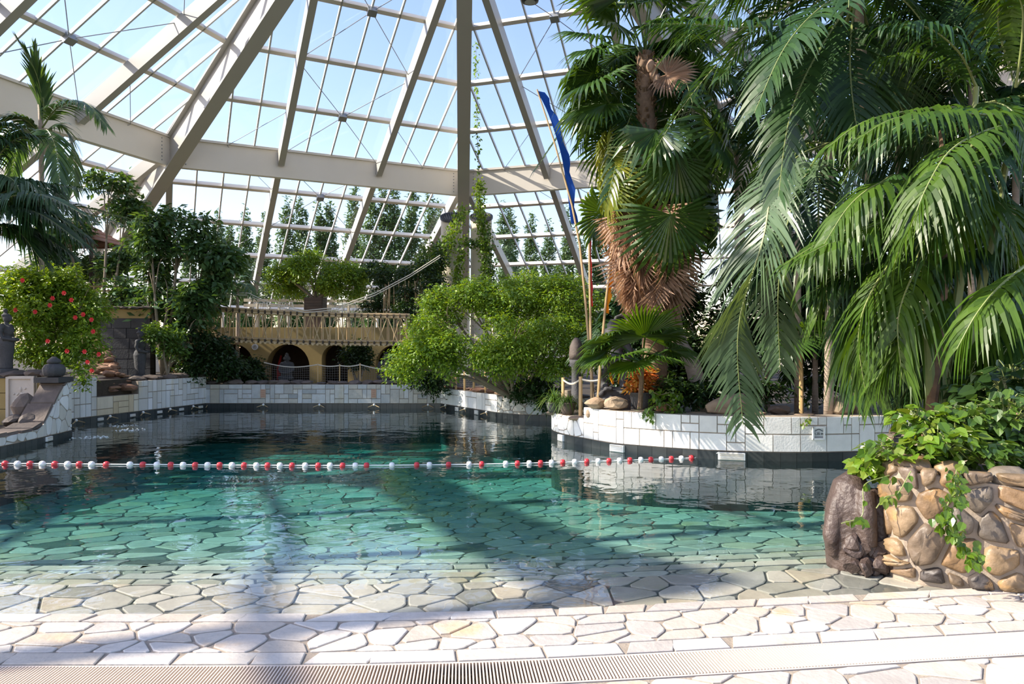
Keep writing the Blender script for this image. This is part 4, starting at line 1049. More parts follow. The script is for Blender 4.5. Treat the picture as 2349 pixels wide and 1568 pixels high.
def buddha(px, py0, py1, d, label, wide=1.0):
    b = at(px, py1, d); H = (py1 - py0) / F * d; root = empty('stone_buddha', b, label, 'statue'); m = MB(); w = wide
    def e(x, y, z, a, c, dd): m.ell(b + V((x * H * w, y * H, z * H)), a * H * w, c * H, dd * H, 12, 8)
    m.lathe(b + V((0, 0, .02 * H)), [(.22 * H * w, 0), (.19 * H * w, .12 * H), (.20 * H * w, .3 * H), (.21 * H * w, .5 * H), (.17 * H * w, .58 * H)], 14, .8)
    e(0, 0, .60, .22, .15, .10); e(-.17, 0, .58, .08, .09, .09); e(.17, 0, .58, .08, .09, .09); m.tube([b + V((0, 0, .6 * H)), b + V((0, 0, .78 * H))], .07 * H, 8)
    e(0, 0, .80, .105, .105, .12); e(0, 0, .92, .07, .07, .06); e(0, 0, .97, .03, .03, .03); e(0, -.105, .79, .018, .025, .03); e(-.11, 0, .78, .02, .03, .06); e(.11, 0, .78, .02, .03, .06)
    for s in (-1, 1): m.tube([b + V((s * .2 * H * w, 0, .58 * H)), b + V((s * .24 * H * w, -.04 * H, .40 * H)), b + V((s * .12 * H * w, -.17 * H, .30 * H)), b + V((0, -.2 * H, .28 * H))], [.06 * H, .055 * H, .05 * H, .045 * H], 8)
    e(-.12, -.12, .12, .16, .12, .09); e(.12, -.12, .12, .16, .12, .09)
    remeshed(m, 'figure', 'lava', root, vox=H * .016); MB().box(b + V((0, 0, -.02)), .5 * H * w, .42 * H, .10 * H).build('plinth', 'lava', root)
buddha(658, 808, 874, 19.0, 'dark stone Buddha standing in front of the widest arch')
buddha(886, 806, 872, 18.8, 'dark stone Buddha beside the drooping bush below the bridge', 1.15)
def net_fence(name, label, posts, rope_ends=(None, None), sag=.06, drop=1.0, postr=.018, mesh=.06, netm='net', extra=.04):
    """posts: (px, top, bottom, depth)"""
    P = [(at(a, t, d), at(a, b, d)) for a, t, b, d in posts]; root = empty(name, P[0][1], label, 'fence')
    for t, b in P: MB().tube([b - V((0, 0, .25)), t + V((0, 0, extra))], [postr, postr * .9], 7).build('post', 'post', root)
    ends = [(p[0], p[1]) for p in P]
    if rope_ends[0]: ends = [rope_ends[0]] + ends
    if rope_ends[1]: ends = ends + [rope_ends[1]]
    rp = MB(); nt_ = MB()
    for (ta, ba), (tb, bb) in zip(ends, ends[1:]):
        L = (tb - ta).length; top = [ta.lerp(tb, u / 8) - V((0, 0, sag * math.sin(pi * u / 8) * L)) for u in range(9)]; bot = [ba.lerp(bb, u / 8) for u in range(9)]
        rp.tube(top, .016, 5)
        if drop:
            n = max(3, int(L / mesh)); m = max(3, int((ta - ba).length / mesh))
            def tp(u): k = min(int(u * 8), 7); return top[k].lerp(top[k + 1], u * 8 - k)
            for i in range(1, n): u = i / n; nt_.tube([tp(u), ba.lerp(bb, u)], .0025, 3, False)
            for j in range(1, m): nt_.tube([tp(q / 6).lerp(ba.lerp(bb, q / 6), j / m) for q in range(7)], .0025, 3, False)
    rp.build('rope', 'rope', root)
    if drop: tag(nt_.build('net', netm, root), kind='stuff')
    return root
d = 18.3
net_fence('net_fence', 'low rope net fence on wooden posts below the arches', [(729, 836, 877, d), (779, 838, 879, d), (826, 836, 879, d), (945, 845, 881, d)], ((at(606, 831, 18.6), at(606, 872, 18.6)), None))
d = 16.3
net_fence('net_fence', 'small sunlit net fence on yellow posts above the corner wall', [(1046, 851, 885, 16.9), (1066, 856, 887, 16.6), (1087, 850, 889, 16.2), (1114, 843, 890, 15.9), (1138, 848, 892, 15.6), (1152, 848, 888, 15.9)], sag=.14, postr=.03, mesh=.045)
rock('boulder', 'pale brown boulder left of the small sunlit net fence', at(1036, 870, 17.0), (.14, .14, .2), 77, 'rock_tan')

# bamboo bridge
def bridge():
    D = 18.3; root = empty('bamboo_bridge', at(700, 785, D), 'bamboo footbridge with lashed railings crossing before the ochre arches', 'bridge')
    def ln(u, y0, y1, dd=D): return at(440 + u * 500, y0 + (y1 - y0) * u + 4 * math.sin(pi * u), dd)
    for k, (dd, nm) in enumerate(((D, 'near'), (D + 1.0, 'far'))):
        for off in (0, 6): MB().tube([ln(u / 12, 702 + off, 722 + off, dd) for u in range(13)], .038, 8).build('top_rail', 'bamboo', root)
        for off in (0, 7): MB().tube([ln(u / 12, 769 + off, 783 + off, dd) for u in range(13)], .036, 8).build('bottom_rail', 'bamboo', root)
        r = random.Random(3 + k); n = 34 if k == 0 else 26
        for i in range(n):
            u = (i + .5) / n; top = ln(u, 705, 725, dd); bot = ln(u, 772, 786, dd)
            MB().tube([top, bot], .016, 5).build('baluster', 'bamboo', root)
            if k == 0 and i % 2 == 0:
                for s in (-1, 1):
                    MB().tube([ln(u, 707, 727, dd - .03), ln(min(1, max(0, u + s * r.uniform(.025, .05))), 771, 785, dd - .03)], .012, 5).build('brace', 'bamboo', root)
            for (ya, yb) in ((705, 725), (773, 787)):
                if k == 0: p = ln(u, ya, yb, dd); MB().tube([p + V((-.02, 0, 0)), p + V((.02, 0, 0))], .062, 8).build('lashing', 'twine', root)
    for i in range(46): u = (i + .5) / 46; MB().tube([ln(u, 778, 791, D - .05), ln(u, 778, 791, D + 1.05)], .034, 6).build('deck_cane', 'bamboo', root)
    for k, yo in enumerate((0, 5)):
        MB().tube([at(x, y + yo, D - .05) for x, y in ((440, 690), (520, 640 + 30), (570, 672), (620, 695), (700, 712), (770, 705), (860, 672), (940, 630), (1010, 585))], .012, 5).build('hanger_rope', 'rope', root)
bridge()
# terrace furniture and planter with tree
def planter():
    d = 22.0; b = at(724, 716, d); root = empty('planter_box', b, 'dark wooden planter box on the terrace behind the bridge', 'planter'); w = .27
    for k in range(5):
        z = b.z + .045 + k * .09
        MB().box((b.x, d - w, z), 2 * w, .03, .085).build('board', 'wood_dark', root)
        MB().box((b.x, d + w, z), 2 * w, .03, .085).build('board', 'wood_dark', root)
        for s in (-1, 1): MB().box((b.x + s * w, d, z), .03, 2 * w, .085).build('board', 'wood_dark', root)
    MB().box((b.x, d, b.z + .38), 2 * w - .04, 2 * w - .04, .05).build('soil', 'soil', root)
    bl = [(at(725, 615, d), .85, .8, .55), (at(665, 640, d), .6, .6, .52), (at(785, 640, d), .6, .6, .52), (at(725, 660, d), .8, .7, .3), (at(640, 625, d), .3, .4, .25), (at(700, 590, d), .5, .5, .2), (at(810, 660, d), .3, .3, .25)]
    bush('ficus_tree', 'round leafy tree growing from the dark planter box', 'tree', at(724, 688, d), bl, 16000, .10, 'leaf_bush', seed=11, spread=.16, droop=.4, r0=.05, shell=.45)
    mb = MB().box((b.x, d, 2.03 + (b.z - 2.03) / 2), .5, .5, b.z - 2.03); mb.build('stand', 'wood_dark', root)
planter()
def cafe_chair(px, py, d, label):
    b = V((at(px, py, d).x, d, 2.03)); root = empty('wire_chair', b, label, 'chair', 'wire chairs on the terrace')
    MB().lathe(b + V((0, 0, .42)), [(.05, 0), (.2, .02), (.21, .04)], 14).build('seat', 'white', root)
    mb = MB(); n = 10
    for i in range(n): a = pi * i / (n - 1); mb.tube([b + V((.2 * math.cos(a), .2 * math.sin(a), .44)), b + V((.24 * math.cos(a), .26 * math.sin(a), .62)), b + V((.2 * math.cos(a), .3 * math.sin(a), .80))], .008, 4)
    mb.tube([b + V((.2 * math.cos(pi * i / 12), .3 * math.sin(pi * i / 12), .80)) for i in range(13)], .011, 5); mb.build('backrest', 'white', root)
    for i in range(4): a = pi / 4 + i * pi / 2; MB().tube([b + V((.12 * math.cos(a), .12 * math.sin(a), .42)), b + V((.2 * math.cos(a), .2 * math.sin(a), 0))], .01, 5).build('leg', 'steel', root)
for px, dd, lab in ((597, 22.2, 'pale round wire chair on the terrace at the left end of the bridge'), (655, 22.0, 'pale round wire chair on the terrace midway to the planter'), (770, 22.3, 'pale round wire chair on the terrace right of the planter'), (800, 22.4, 'pale round wire chair furthest right on the terrace')): cafe_chair(px, 760, dd, lab)
# wooden frame on the terrace
tf = empty('terrace_frame', (at(600, 0, 24).x, 24, 2.03), 'pale timber frame of posts and rails standing behind the bridge', 'frame')
for px in (590, 640, 700, 800): MB().tube([(at(px, 0, 24).x, 24, 2.0), (at(px, 0, 24).x, 24, at(0, 688, 24).z)], .05, 6).build('post', 'duct', tf)
for py in (688, 700): MB().beam(at(560, py, 24), at(860, py + 3, 24), V((0, 1, 0)), V((0, 0, 1)), .08, -.05, .05).build('rail', 'duct', tf)

# creeper-hung pergola right of the terrace tree
bl = [(at(900, 640, 21.5), .55, .5, .38), (at(960, 625, 21.2), .55, .5, .42), (at(870, 615, 22), .5, .4, .2), (at(990, 600, 21.5), .35, .4, .5), (at(935, 690, 20.8), .5, .4, .4), (at(1000, 660, 20.5), .4, .4, .4), (at(860, 690, 21.5), .5, .4, .25)]
cr = bush('creeper_mass', 'dark creeper with hanging roots at the right end of the bridge', 'creeper', (at(930, 760, 21.2).x, 21.2, .5), bl, 12000, .10, 'leaf_dark', seed=14, spread=.16, droop=.8, r0=.04)
r_ = random.Random(6); mb = MB()
for k in range(40): x = r_.uniform(880, 1000); mb.tube([at(x, r_.uniform(640, 670), 20.7), at(x + r_.uniform(-6, 6), r_.uniform(720, 770), 20.7)], .008, 4)
tag(mb.build('aerial_roots', 'bamboo', cr), kind='stuff')
# air ducts
for px, lab in ((1036, 'thick cream air duct with dark grille top, left of the central girder'), (1104, 'thick cream air duct with dark grille top, right of the central girder')):
    d = 24.0; b = V((at(px, 0, d).x, d, .4)); zt = at(0, 497, d).z; root = empty('air_duct', b, lab, 'duct'); R = .36; n = 24
    vs = []; sl = .55
    for z, s in ((0.4, 0), (zt, sl)): vs += [(b.x + R * math.cos(2 * pi * k / n), d + R * math.sin(2 * pi * k / n), z + s * math.sin(2 * pi * k / n) * R) for k in range(n)]
    MB().add(vs, [(k, (k + 1) % n, n + (k + 1) % n, n + k) for k in range(n)]).build('pipe', 'duct', root, True)
    g_ = MB(); vs = []
    for s, zz in ((1.10, -.05), (1.10, .02), (.93, .03), (.90, -.03)): vs += [(b.x + R * s * math.cos(2 * pi * k / n), d + R * s * math.sin(2 * pi * k / n), zt + zz + sl * math.sin(2 * pi * k / n) * R * s) for k in range(n)]
    fs = [(i * n + k, i * n + (k + 1) % n, (i + 1) * n + (k + 1) % n, (i + 1) * n + k) for i in range(3) for k in range(n)] + [tuple(range(3 * n, 4 * n))]
    g_.add(vs, fs).build('grille', 'black', root)
    mb = MB()
    for q in range(-5, 6): h = math.sqrt(max(0, .32 ** 2 - (q * .058) ** 2)); mb.tube([(b.x + q * .058, d - h, zt + .035 - sl * h), (b.x + q * .058, d + h, zt + .035 + sl * h)], .008, 4)
    mb.build('grille_bars', 'steel', root)
cl = empty('climbing_ivy', (at(1070, 640, 23.4).x, 23.4, .5), 'ivy climbing the central girder and both air ducts', 'ivy')
for k, (pts, n, sp) in enumerate((([(1062, 480), (1040, 530), (1020, 580), (1000, 640)], 900, .13), ([(1020, 560), (990, 590), (975, 640), (965, 690)], 800, .13), ([(1100, 420), (1102, 490), (1110, 560), (1112, 640)], 1100, .10), ([(1110, 500), (1122, 560), (1125, 620), (1120, 660)], 600, .09),
                               ([(1065, 550), (1055, 600), (1050, 640), (1060, 670)], 700, .10), ([(1075, 555), (1090, 560), (1105, 560), (1115, 570)], 250, .07), ([(1092, 100), (1092, 200), (1095, 300), (1100, 430)], 260, .05), ([(985, 560), (965, 600), (945, 640), (930, 660)], 600, .12))):
    vine(cl, [at(x, y, 23.2 - (6 if y < 50 else 0)) for x, y in pts], n, .10, 'leaf_mid' if k % 2 else 'leaf_bush', 300 + k, sp, 'ivy_leaves')
# loudspeaker hung from the roof
def speaker():
    c = at(1216, 2, 17.0); root = empty('hanging_speaker', c, 'black round loudspeaker hanging from the roof at the top edge', 'speaker')
    MB().lathe(c, [(.10, -.03), (.2, -.02), (.21, .02), (.15, .10), (.06, .16)], 22).build('body', 'black', root, True); MB().lathe(c, [(.13, -.045), (.13, -.03)], 20).build('cone', 'steel', root)
    MB().tube([c + V((0, 0, .15)), c + V((0, 0, 1.7))], .012, 5).build('rod', 'steel', root)
speaker()
# wide bright bush
bl = []
r_ = random.Random(21)
for (px, py, d, rx, rz) in ((950, 800, 14.3, .42, .42), (1000, 740, 14.6, .55, .45), (1080, 700, 14.8, .6, .42), (1170, 690, 14.8, .65, .45), (1260, 680, 14.9, .6, .45), (1330, 720, 14.8, .5, .5), (1010, 810, 14.1, .5, .4), (1090, 780, 13.9, .6, .45), (1180, 770, 13.8, .65, .5), (1270, 780, 13.9, .6, .5), (1340, 800, 14.1, .45, .45), (1130, 830, 13.8, .45, .28), (1230, 840, 13.9, .5, .3), (930, 840, 14.2, .28, .25), (1010, 690, 15.0, .35, .3), (1300, 650, 15.2, .45, .25), (1220, 650, 15.3, .45, .25), (1130, 660, 15.2, .4, .25)):
    bl.append((at(px, py, d), rx, .55, rz))
bush('weeping_fig', 'wide bright green weeping bush overhanging the pool corner', 'shrub', (at(1180, 900, 14.95).x, 14.95, .40), bl, 52000, .08, 'leaf_bush', seed=15, spread=.15, droop=.9, r0=.06, shell=.45, k=7, f=.45)
# underplanting on the far bank
for k, (px, py, d, n, lab) in enumerate(((820, 810, 19.6, 3500, 'small dark bush in front of the narrow arch'), (575, 850, 18.9, 2600, 'low dark fern clump at the foot of the left arch'), (990, 860, 16.9, 2500, 'dark low plant left of the small sunlit net fence'), (1225, 880, 14.5, 2500, 'dark low plant in the shade beneath the wide bush'))):
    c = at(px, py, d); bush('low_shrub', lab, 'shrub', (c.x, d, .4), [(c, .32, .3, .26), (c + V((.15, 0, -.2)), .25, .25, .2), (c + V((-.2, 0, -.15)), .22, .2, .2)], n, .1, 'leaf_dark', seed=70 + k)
# white outlets and folding hooks in the waterline band
def outlets():
    def one(p, nr, w, h, label, grp):
        t = V((-nr.y, nr.x, 0)); root = empty('pool_outlet', p, label, 'outlet', grp)
        MB().beam(p - t * w / 2, p + t * w / 2, V((0, 0, 1)), nr, h, .0, .045).build('frame', 'white', root)
        for k in range(4): MB().beam(p - t * w * .44 + V((0, 0, -h * .36 + k * h * .24)), p + t * w * .44 + V((0, 0, -h * .36 + k * h * .24)), V((0, 0, 1)), nr, h * .1, .045, .055).build('slot', 'tile', root)
    fsd, Lsd = path_fn([A, B])
    for px, lab in ((228, 'white outlet under the tan wall part, nearest the sweeping wall'), (302, 'white outlet at the far end of the tan wall part'), (364, 'white outlet under the left trees, middle of the side wall'), (414, 'white outlet second from the far pool corner'), (458, 'white outlet closest to the far left pool corner')):
        q = on_px(px); one(V((q.x, q.y, .015)), V(((B - A).y, -(B - A).x, 0)).normalized(), .13, .055, lab, 'outlets along the side wall')
    for px, w, lab in ((1291, .16, 'small white outlet at the rounded tip of the island wall'), (1419, .24, 'white outlet with a yellow spot on the sunlit island wall'), (1678, .36, 'wide white outlet where the float line meets the island')):
        s = s_at_px(px); p, nr = fi(s); one(V((p.x, p.y, .02)) + nr * .01, nr, w, .10, lab, 'outlets along the island')
    p, nr = f_near(L_near - .75); one(V((p.x, p.y, .015)), nr, .17, .07, 'white outlet on the sweeping wall at the left', 'outlets along the side wall')
    for px, lab in ((1056, 'white outlet on the corner wall, left one'), (1100, 'white outlet on the corner wall, right one')):
        s = (px - 1014) / 127 * L_right; p, nr = f_right(s); one(V((p.x, p.y, .02)), nr, .14, .09, lab, 'outlets on the corner wall')
    def hook(p, nr, label, grp):
        t = V((-nr.y, nr.x, 0)); root = empty('wall_hook', p, label, 'hook', grp); MB().ell(p + nr * .03, .03, .03, .03, 8, 6).build('pivot', 'white', root)
        for s in (-1, 1): MB().tube([p + nr * .03, p + nr * .10 + t * s * .14 - V((0, 0, .055))], [.012, .008], 5).build('arm', 'bamboo', root)
    for px, lab in ((610, 'folding hook on the far wall, below the first arch'), (737, 'folding hook midway along the far wall'), (861, 'folding hook on the far wall near its orange sign'), (983, 'folding hook at the right end of the far wall')):
        p, nr = f_far((px - 478) / 534 * L_far); hook(V((p.x, p.y, .055)), nr, lab, 'hooks along the far wall')
    for px, lab in ((172, 'folding hook on the side wall beside the sweeping wall'), (250, 'folding hook under the tan wall part'), (326, 'folding hook just past the tan wall part'), (388, 'folding hook on the side wall below the left trees'), (441, 'folding hook on the side wall close to the corner'), (474, 'folding hook in the far left pool corner')):
        q = on_px(px); hook(V((q.x, q.y, .05)), V(((B - A).y, -(B - A).x, 0)).normalized(), lab, 'hooks along the side wall')
    for px, lab in ((1028, 'folding hook on the corner wall, left one'), (1075, 'folding hook on the corner wall, middle one'), (1121, 'folding hook on the corner wall, right one')):
        p, nr = f_right((px - 1014) / 127 * L_right); hook(V((p.x, p.y, .06)), nr, lab, 'hooks on the corner wall')
outlets()
# faded orange notices painted on plates on the far wall
for px, lab in ((609, 'faded orange notice on the far pool wall, nearer the clock'), (860, 'faded orange notice on the far pool wall, right of its middle')):
    p, nr = f_far((px - 478) / 534 * L_far); root = empty('wall_notice', V((p.x, p.y, .33)), lab, 'sign')
    MB().box((p.x, p.y - .022, .33), .13, .012, .21).build('plate', mat('faded orange', (.46, .29, .20), .7, .15, 20), root)
    for k in range(4): MB().box((p.x, p.y - .03, .40 - k * .045), .09, .006, .008).build('print_line', 'terracotta', root)
# float line
def floats():
    P = [at(-60, 1066, 9.3), at(0, 1064, 9.57), at(300, 1066, 9.47), at(740, 1069, 9.38), at(1100, 1066, 9.45), at(1400, 1058, 9.75), at(1610, 1050, 10.05)]
    P = [V((p.x, 1.635 * F / (y - 784), WZ + .012)) for p, y in zip(P, (1066, 1064.5, 1066.5, 1069, 1066, 1058, 1050))]
    P = [V(((px - 1174.5) / F * p.y, p.y, p.z)) for p, px in zip(P, (-60, 0, 300, 740, 1100, 1400, 1610))]
    S = catmull(P + [V((fi(s_at_px(1645))[0].x, fi(s_at_px(1645))[0].y - .03, .06))], 160)
    root = empty('float_line', P[0], 'float line of red and white beads stretched across the pool', 'float line'); MB().tube(S[::2], .007, 5).build('rope', 'white', root)
    xs = [40, 69, 97, 126, 155, 182, 210, 244, 298, 328, 360, 392, 420, 448, 476, 504, 532, 560, 588, 614, 642, 670, 700, 730, 757, 786, 815, 841, 899, 956, 985, 1029, 1076, 1105, 1160, 1187, 1214, 1240, 1265, 1291, 1318, 1346, 1372, 1397, 1421, 1445, 1470, 1493, 1517, 1540, 1563, 1586, 1609, 12, -16]
    pr = [(.012, -.034), (.030, -.03), (.038, -.012), (.038, .012), (.030, .03), (.012, .034)]
    for i, px in enumerate(sorted(xs)):
        p = min(S, key=lambda q: abs(q.x / q.y * F + 1174.5 - px)); p = V(((px - 1174.5) / F * p.y, p.y, p.z)); n = 12
        vs = [(p.x + z, p.y + r * math.cos(2 * pi * k / n), p.z + r * math.sin(2 * pi * k / n)) for r, z in pr for k in range(n)]
        fs = [(a * n + k, a * n + (k + 1) % n, (a + 1) * n + (k + 1) % n, (a + 1) * n + k) for a in range(5) for k in range(n)] + [tuple(range(n - 1, -1, -1)), tuple(range(5 * n, 6 * n))]
        MB().add(vs, fs).build('float_bead', 'red' if i % 2 else 'white', root, True)
floats()

# ================================================================== the island
PX = lambda *a: [at(x, y, dd) for x, y, dd in a]
def at_isl(px, py, d, z=None):
    p = at(px, py, d); 
    if z is not None: p.z = z
    return p
def big_fan_palm():
    d = 11.1; b = V((at(1503, 0, d).x, d, .38)); top = at(1480, 120, d); root = empty('fan_palm', b, 'tall fan palm with a shaggy skirt of dead brown leaves on the island', 'palm')
    S = catmull([b, at(1500, 700, d), at(1490, 400, d), at(1480, 230, d), top], 20); r = random.Random(4)
    MB().tube(S, [.20 - .09 * i / 20 + .012 * (i % 2) for i in range(21)], 12).build('trunk', 'trunk', root, True)
    mb = MB()
    for k in range(260):       # leaf-base stubs along the trunk
        u = r.uniform(.02, .98) * 20; i = int(u); p = S[i].lerp(S[i + 1], u - i); az = r.uniform(0, 2 * pi); o = V((math.cos(az), math.sin(az), .9)); R = .19 - .09 * u / 20
        q = p + V((math.cos(az), math.sin(az), 0)) * R; t = V((-math.sin(az), math.cos(az), 0)); mb.add([q - t * .035, q + t * .035, q + o * .055 + t * .02, q + o * .055 - t * .02, q + o * .03 - V((0, 0, .03))], [(0, 1, 2, 3), (0, 4, 1), (4, 2, 1), (4, 0, 3)])
    tag(mb.build('leaf_stubs', 'trunk', root), kind='stuff')
    fans = [fan_mesh('fan_leaf', .82, .92, bd, 'leaf_fan', 30, 114, dr, s, .60) for bd, dr, s in ((.25, .18, 1), (.55, .24, 2), (.95, .28, 3), (1.3, .22, 4), (.75, .35, 5))]
    fany = [fan_mesh('fan_leaf', .72, .6, 1.2, 'leaf_fan_y', 38, 112, .3, 8, .5), fan_mesh('fan_leaf', .72, .6, .9, 'leaf_fan_y', 38, 112, .3, 9, .5)]
    N = 66
    for k in range(N):
        t = (k + .5) / N; py = 440 - 345 * t ** .9; p = at(1487 - 8 * t, py, d); az = k * 2.39996 + r.uniform(-.2, .2)
        el = math.radians(-32 + 96 * t ** 1.1 + r.uniform(-12, 12)); dv = V((math.cos(az) * math.cos(el), math.sin(az) * math.cos(el), math.sin(el)))
        if .30 < t < .8 and math.sin(az) < -.55: continue
        low = t < .32; me = fans[r.choice((2, 3, 4))] if low else (fans[r.choice((1, 2, 4))] if t < .75 else fans[r.choice((0, 1))])
        if t < .38 and r.random() < .6 and math.cos(az) < .2: me = r.choice(fany)
        place_leaf(me, 'fan_leaf', root, p, dv, r.uniform(-.5, .5), r.uniform(.9, 1.22))
    dead = [fan_mesh('dead_leaf', .74, .22, bd, 'leaf_dry', 22, 62, dr, 20 + i, .22) for i, (bd, dr) in enumerate(((.1, .05), (.25, -.05), (.0, .15)))]
    for k in range(125):
        t = (k + .5) / 125; py = 452 + 172 * t ** 1.1; az = k * 2.39996; spread = .62 - .42 * t + r.uniform(-.08, .08); p = at(1488 + 10 * t, py, d) + V((math.cos(az), math.sin(az), 0)) * (.10 + .16 * (1 - t))
        place_leaf(r.choice(dead), 'dead_leaf', root, p, V((math.cos(az) * spread, math.sin(az) * spread, -1)), r.uniform(-1.5, 1.5), r.uniform(.65, 1.15) * (1.0 - .05 * t))
    p = at(1525, 185, d - .3); me = fan_mesh('dead_leaf', .5, .3, .3, 'leaf_dry', 34, 140, .1, 30, .6); o = place_leaf(me, 'dead_leaf', root, p + V((-.2, .2, .05)), V((.75, -.5, .1)), 1.2, 1.0)
    for q in range(3): v, f = rock_mesh(at(1492 + 8 * q, 150 + 18 * q, d - .15), .07, .07, .12, 60 + q); MB().add(v, f).build('flower_sheath', 'leaf_dry', root)
big_fan_palm()
def small_fan_palm():
    d = 10.35; b = V((at(1468, 0, d).x, d, .62)); root = empty('young_fan_palm', b, 'young bright fan palm spreading in front of the guardian statue', 'palm'); hub0 = at(1474, 832, d); r = random.Random(9)
    MB().tube([b, hub0], [.04, .03], 7).build('stem', 'trunk', root)
    me = [fan_mesh('fan_leaf', .76, .42, .15, 'leaf_areca', 44, 125, .14, 50 + i, .6) for i in range(2)] + [fan_mesh('fan_leaf', .6, .5, .5, 'leaf_fan', 36, 112, .2, 55, .55)]
    for (dx, dy, dz, roll, m, s) in ((.0, -.55, .85, .1, 0, 1.0), (-.75, -.5, .1, .2, 1, .98), (.55, -.3, .8, -.3, 2, .9), (-.9, -.1, .55, .5, 2, 1.05), (-.95, .1, .22, .4, 2, 1.1), (.9, .0, .35, -.3, 2, .9), (.2, .5, .8, 0, 2, .9), (-.4, -.8, -.05, .2, 0, .8), (.5, -.7, .15, -.2, 1, .7)):
        place_leaf(me[m], 'fan_leaf', root, hub0, V((dx, dy, dz)), roll, s)
small_fan_palm()
def dark_fan_palm():
    d = 10.5; b = V((at(1838, 0, d).x, d, .38)); root = empty('young_fan_palm', b, 'dark young fan palm on a thin pinkish stem beside the driftwood', 'palm'); hub = at(1836, 800, d)
    MB().tube([b, at(1838, 860, d), hub], [.035, .03, .025], 7).build('stem', 'post', root)
    me = [fan_mesh('fan_leaf', .58, .35, bd, 'leaf_fan', 34, 115, .15, 65 + i, .62) for i, bd in enumerate((.4, 1.0))]
    for (dx, dy, dz, roll, m) in ((-.5, -.6, .3, .3, 1), (.5, -.6, .3, -.3, 1), (0, -.7, .7, 0, 0), (.8, .1, .5, 0, 1), (-.8, .1, .5, 0, 1), (.2, .6, .8, 0, 0)): place_leaf(me[m], 'fan_leaf', root, hub, V((dx, dy, dz)), roll, 1.0)
dark_fan_palm()
def guardian():
    d = 11.45; b = V((at(1407, 0, d).x, d, .68)); H = 1.36; root = empty('guardian_statue', b, 'dark carved guardian statue on a knobbly base beside the flag poles', 'statue'); m = MB()
    def e(x, y, z, a, c, dd, R=None): m.ell(b + V((x, y, z)), a, c, dd, 12, 8, R)
    # crouching figure: thick legs apart, round belly, arms on a club, big head with bulging eyes and a crest
    for s in (-1, 1):
        m.tube([b + V((s * .12, 0, .56)), b + V((s * .20, -.12, .44)), b + V((s * .15, -.05, .24))], [.105, .095, .075], 10); e(s * .15, -.10, .22, .07, .12, .045)
        m.tube([b + V((s * .17, 0, .92)), b + V((s * .27, -.04, .76)), b + V((s * .18, -.18, .62))], [.075, .065, .055], 9); e(s * .16, -.2, .60, .06, .06, .06)
        e(s * .055, -.13, 1.10, .03, .03, .03); e(s * .14, .0, 1.08, .03, .05, .07)
    e(0, -.03, .66, .185, .16, .17); e(0, 0, .86, .19, .14, .14); e(0, -.03, 1.06, .125, .125, .13); e(0, -.15, 1.05, .035, .035, .03); e(0, -.14, .99, .07, .04, .025); e(0, 0, 1.19, .115, .115, .05)
    e(0, 0, 1.245, .075, .075, .05); m.tube([b + V((.02, .06, 1.2)), b + V((.06, .10, 1.32)), b + V((.15, .10, 1.36)), b + V((.24, .08, 1.30)), b + V((.26, .05, 1.2))], [.035, .035, .033, .03, .025], 8)
    remeshed(m, 'figure', 'lava', root, vox=.02)
    mb = MB(); rr = random.Random(3); mb.box(b + V((0, 0, -.05)), .50, .42, .40)
    for k in range(46):
        a = rr.uniform(0, 2 * pi); mb.ell(b + V((.26 * max(-1, min(1, 1.3 * math.cos(a))), .22 * max(-1, min(1, 1.3 * math.sin(a))), rr.uniform(.0, .19))), rr.uniform(.035, .055), rr.uniform(.03, .05), rr.uniform(.025, .045), 8, 6)
    remeshed(mb, 'carved_base', 'lava', root, vox=.014)
    for s, zz in ((-.05, .36), (.09, .36)):
        MB().tube([b + V((s, .02, zz + .08)), b + V((s + .01, .02, zz)), b + V((s + .05 * (s < 0), .01, zz - .12))], [.012, .024, .018], 6).build('yellow_sash', 'flag_yellow', root)
guardian()
# boulders that carry the statue, and others on the island
for px, py, d, s, m, rz, seed, lab in ((1366, 925, 10.95, (.17, .16, .10), 'rock_tan', .1, 1, 'square tan rock under the flag poles on the island wall'), (1413, 925, 10.75, (.19, .17, .11), 'rock_tan', -.2, 2, 'brown flat-topped rock under the guardian statue'),
        (1930, 930, 10.15, (.24, .16, .15), 'twig', .5, 3, 'weathered driftwood stump on the right of the island'), (1790, 940, 10.2, (.2, .15, .07), 'rock_dark', .2, 4, 'low dark rock left of the driftwood stump'), (1272, 945, 12.1, (.15, .13, .06), 'rock_dark', 0, 5, 'dark rock on the low rounded tip of the island'),
        (1325, 958, 11.4, (.17, .12, .035), 'rock_tan', .3, 6, 'thin tan slab on the low part of the island wall'), (1352, 948, 11.1, (.06, .08, .09), 'rock_tan', 0, 7, 'small tan stone in the step of the island wall'), (1465, 945, 10.65, (.17, .1, .025), 'rock_dark', 0, 8, 'thin grey slab before the black pot'),
        (1600, 948, 10.3, (.15, .1, .03), 'rock_tan', 0, 9, 'flat tan stone below the leaning pink trunk'), (1735, 948, 10.0, (.16, .1, .03), 'rock_tan', .1, 10, 'flat tan stone right of the pointed mossy rock'), (1845, 950, 9.95, (.15, .09, .02), 'rock_tan', .1, 11, 'thin pale stone above the depth plaque')):
    rock('island_rock', lab, at(px, py, d), s, 400 + seed, m, rz)
def pointed_rock():    # long snout-like rock with an open crack
    d = 10.15; c = at(1668, 928, d); m = MB(); m.tube([c + V((-.32, -.05, -.03)), c + V((-.2, -.04, 0)), c + V((0, 0, .03)), c + V((.25, .1, .03))], [.035, .075, .12, .14], 10); m.tube([c + V((-.30, -.06, -.075)), c + V((-.05, -.03, -.08)), c + V((.25, .1, -.06))], [.03, .06, .1], 10)
    tag(remeshed(m, 'pointed_rock', 'rock_tan', None, (c.x, c.y, c.z - .12), vox=.02), 'long mossy rock shaped like a pointed snout on the island wall', 'rock')
pointed_rock()
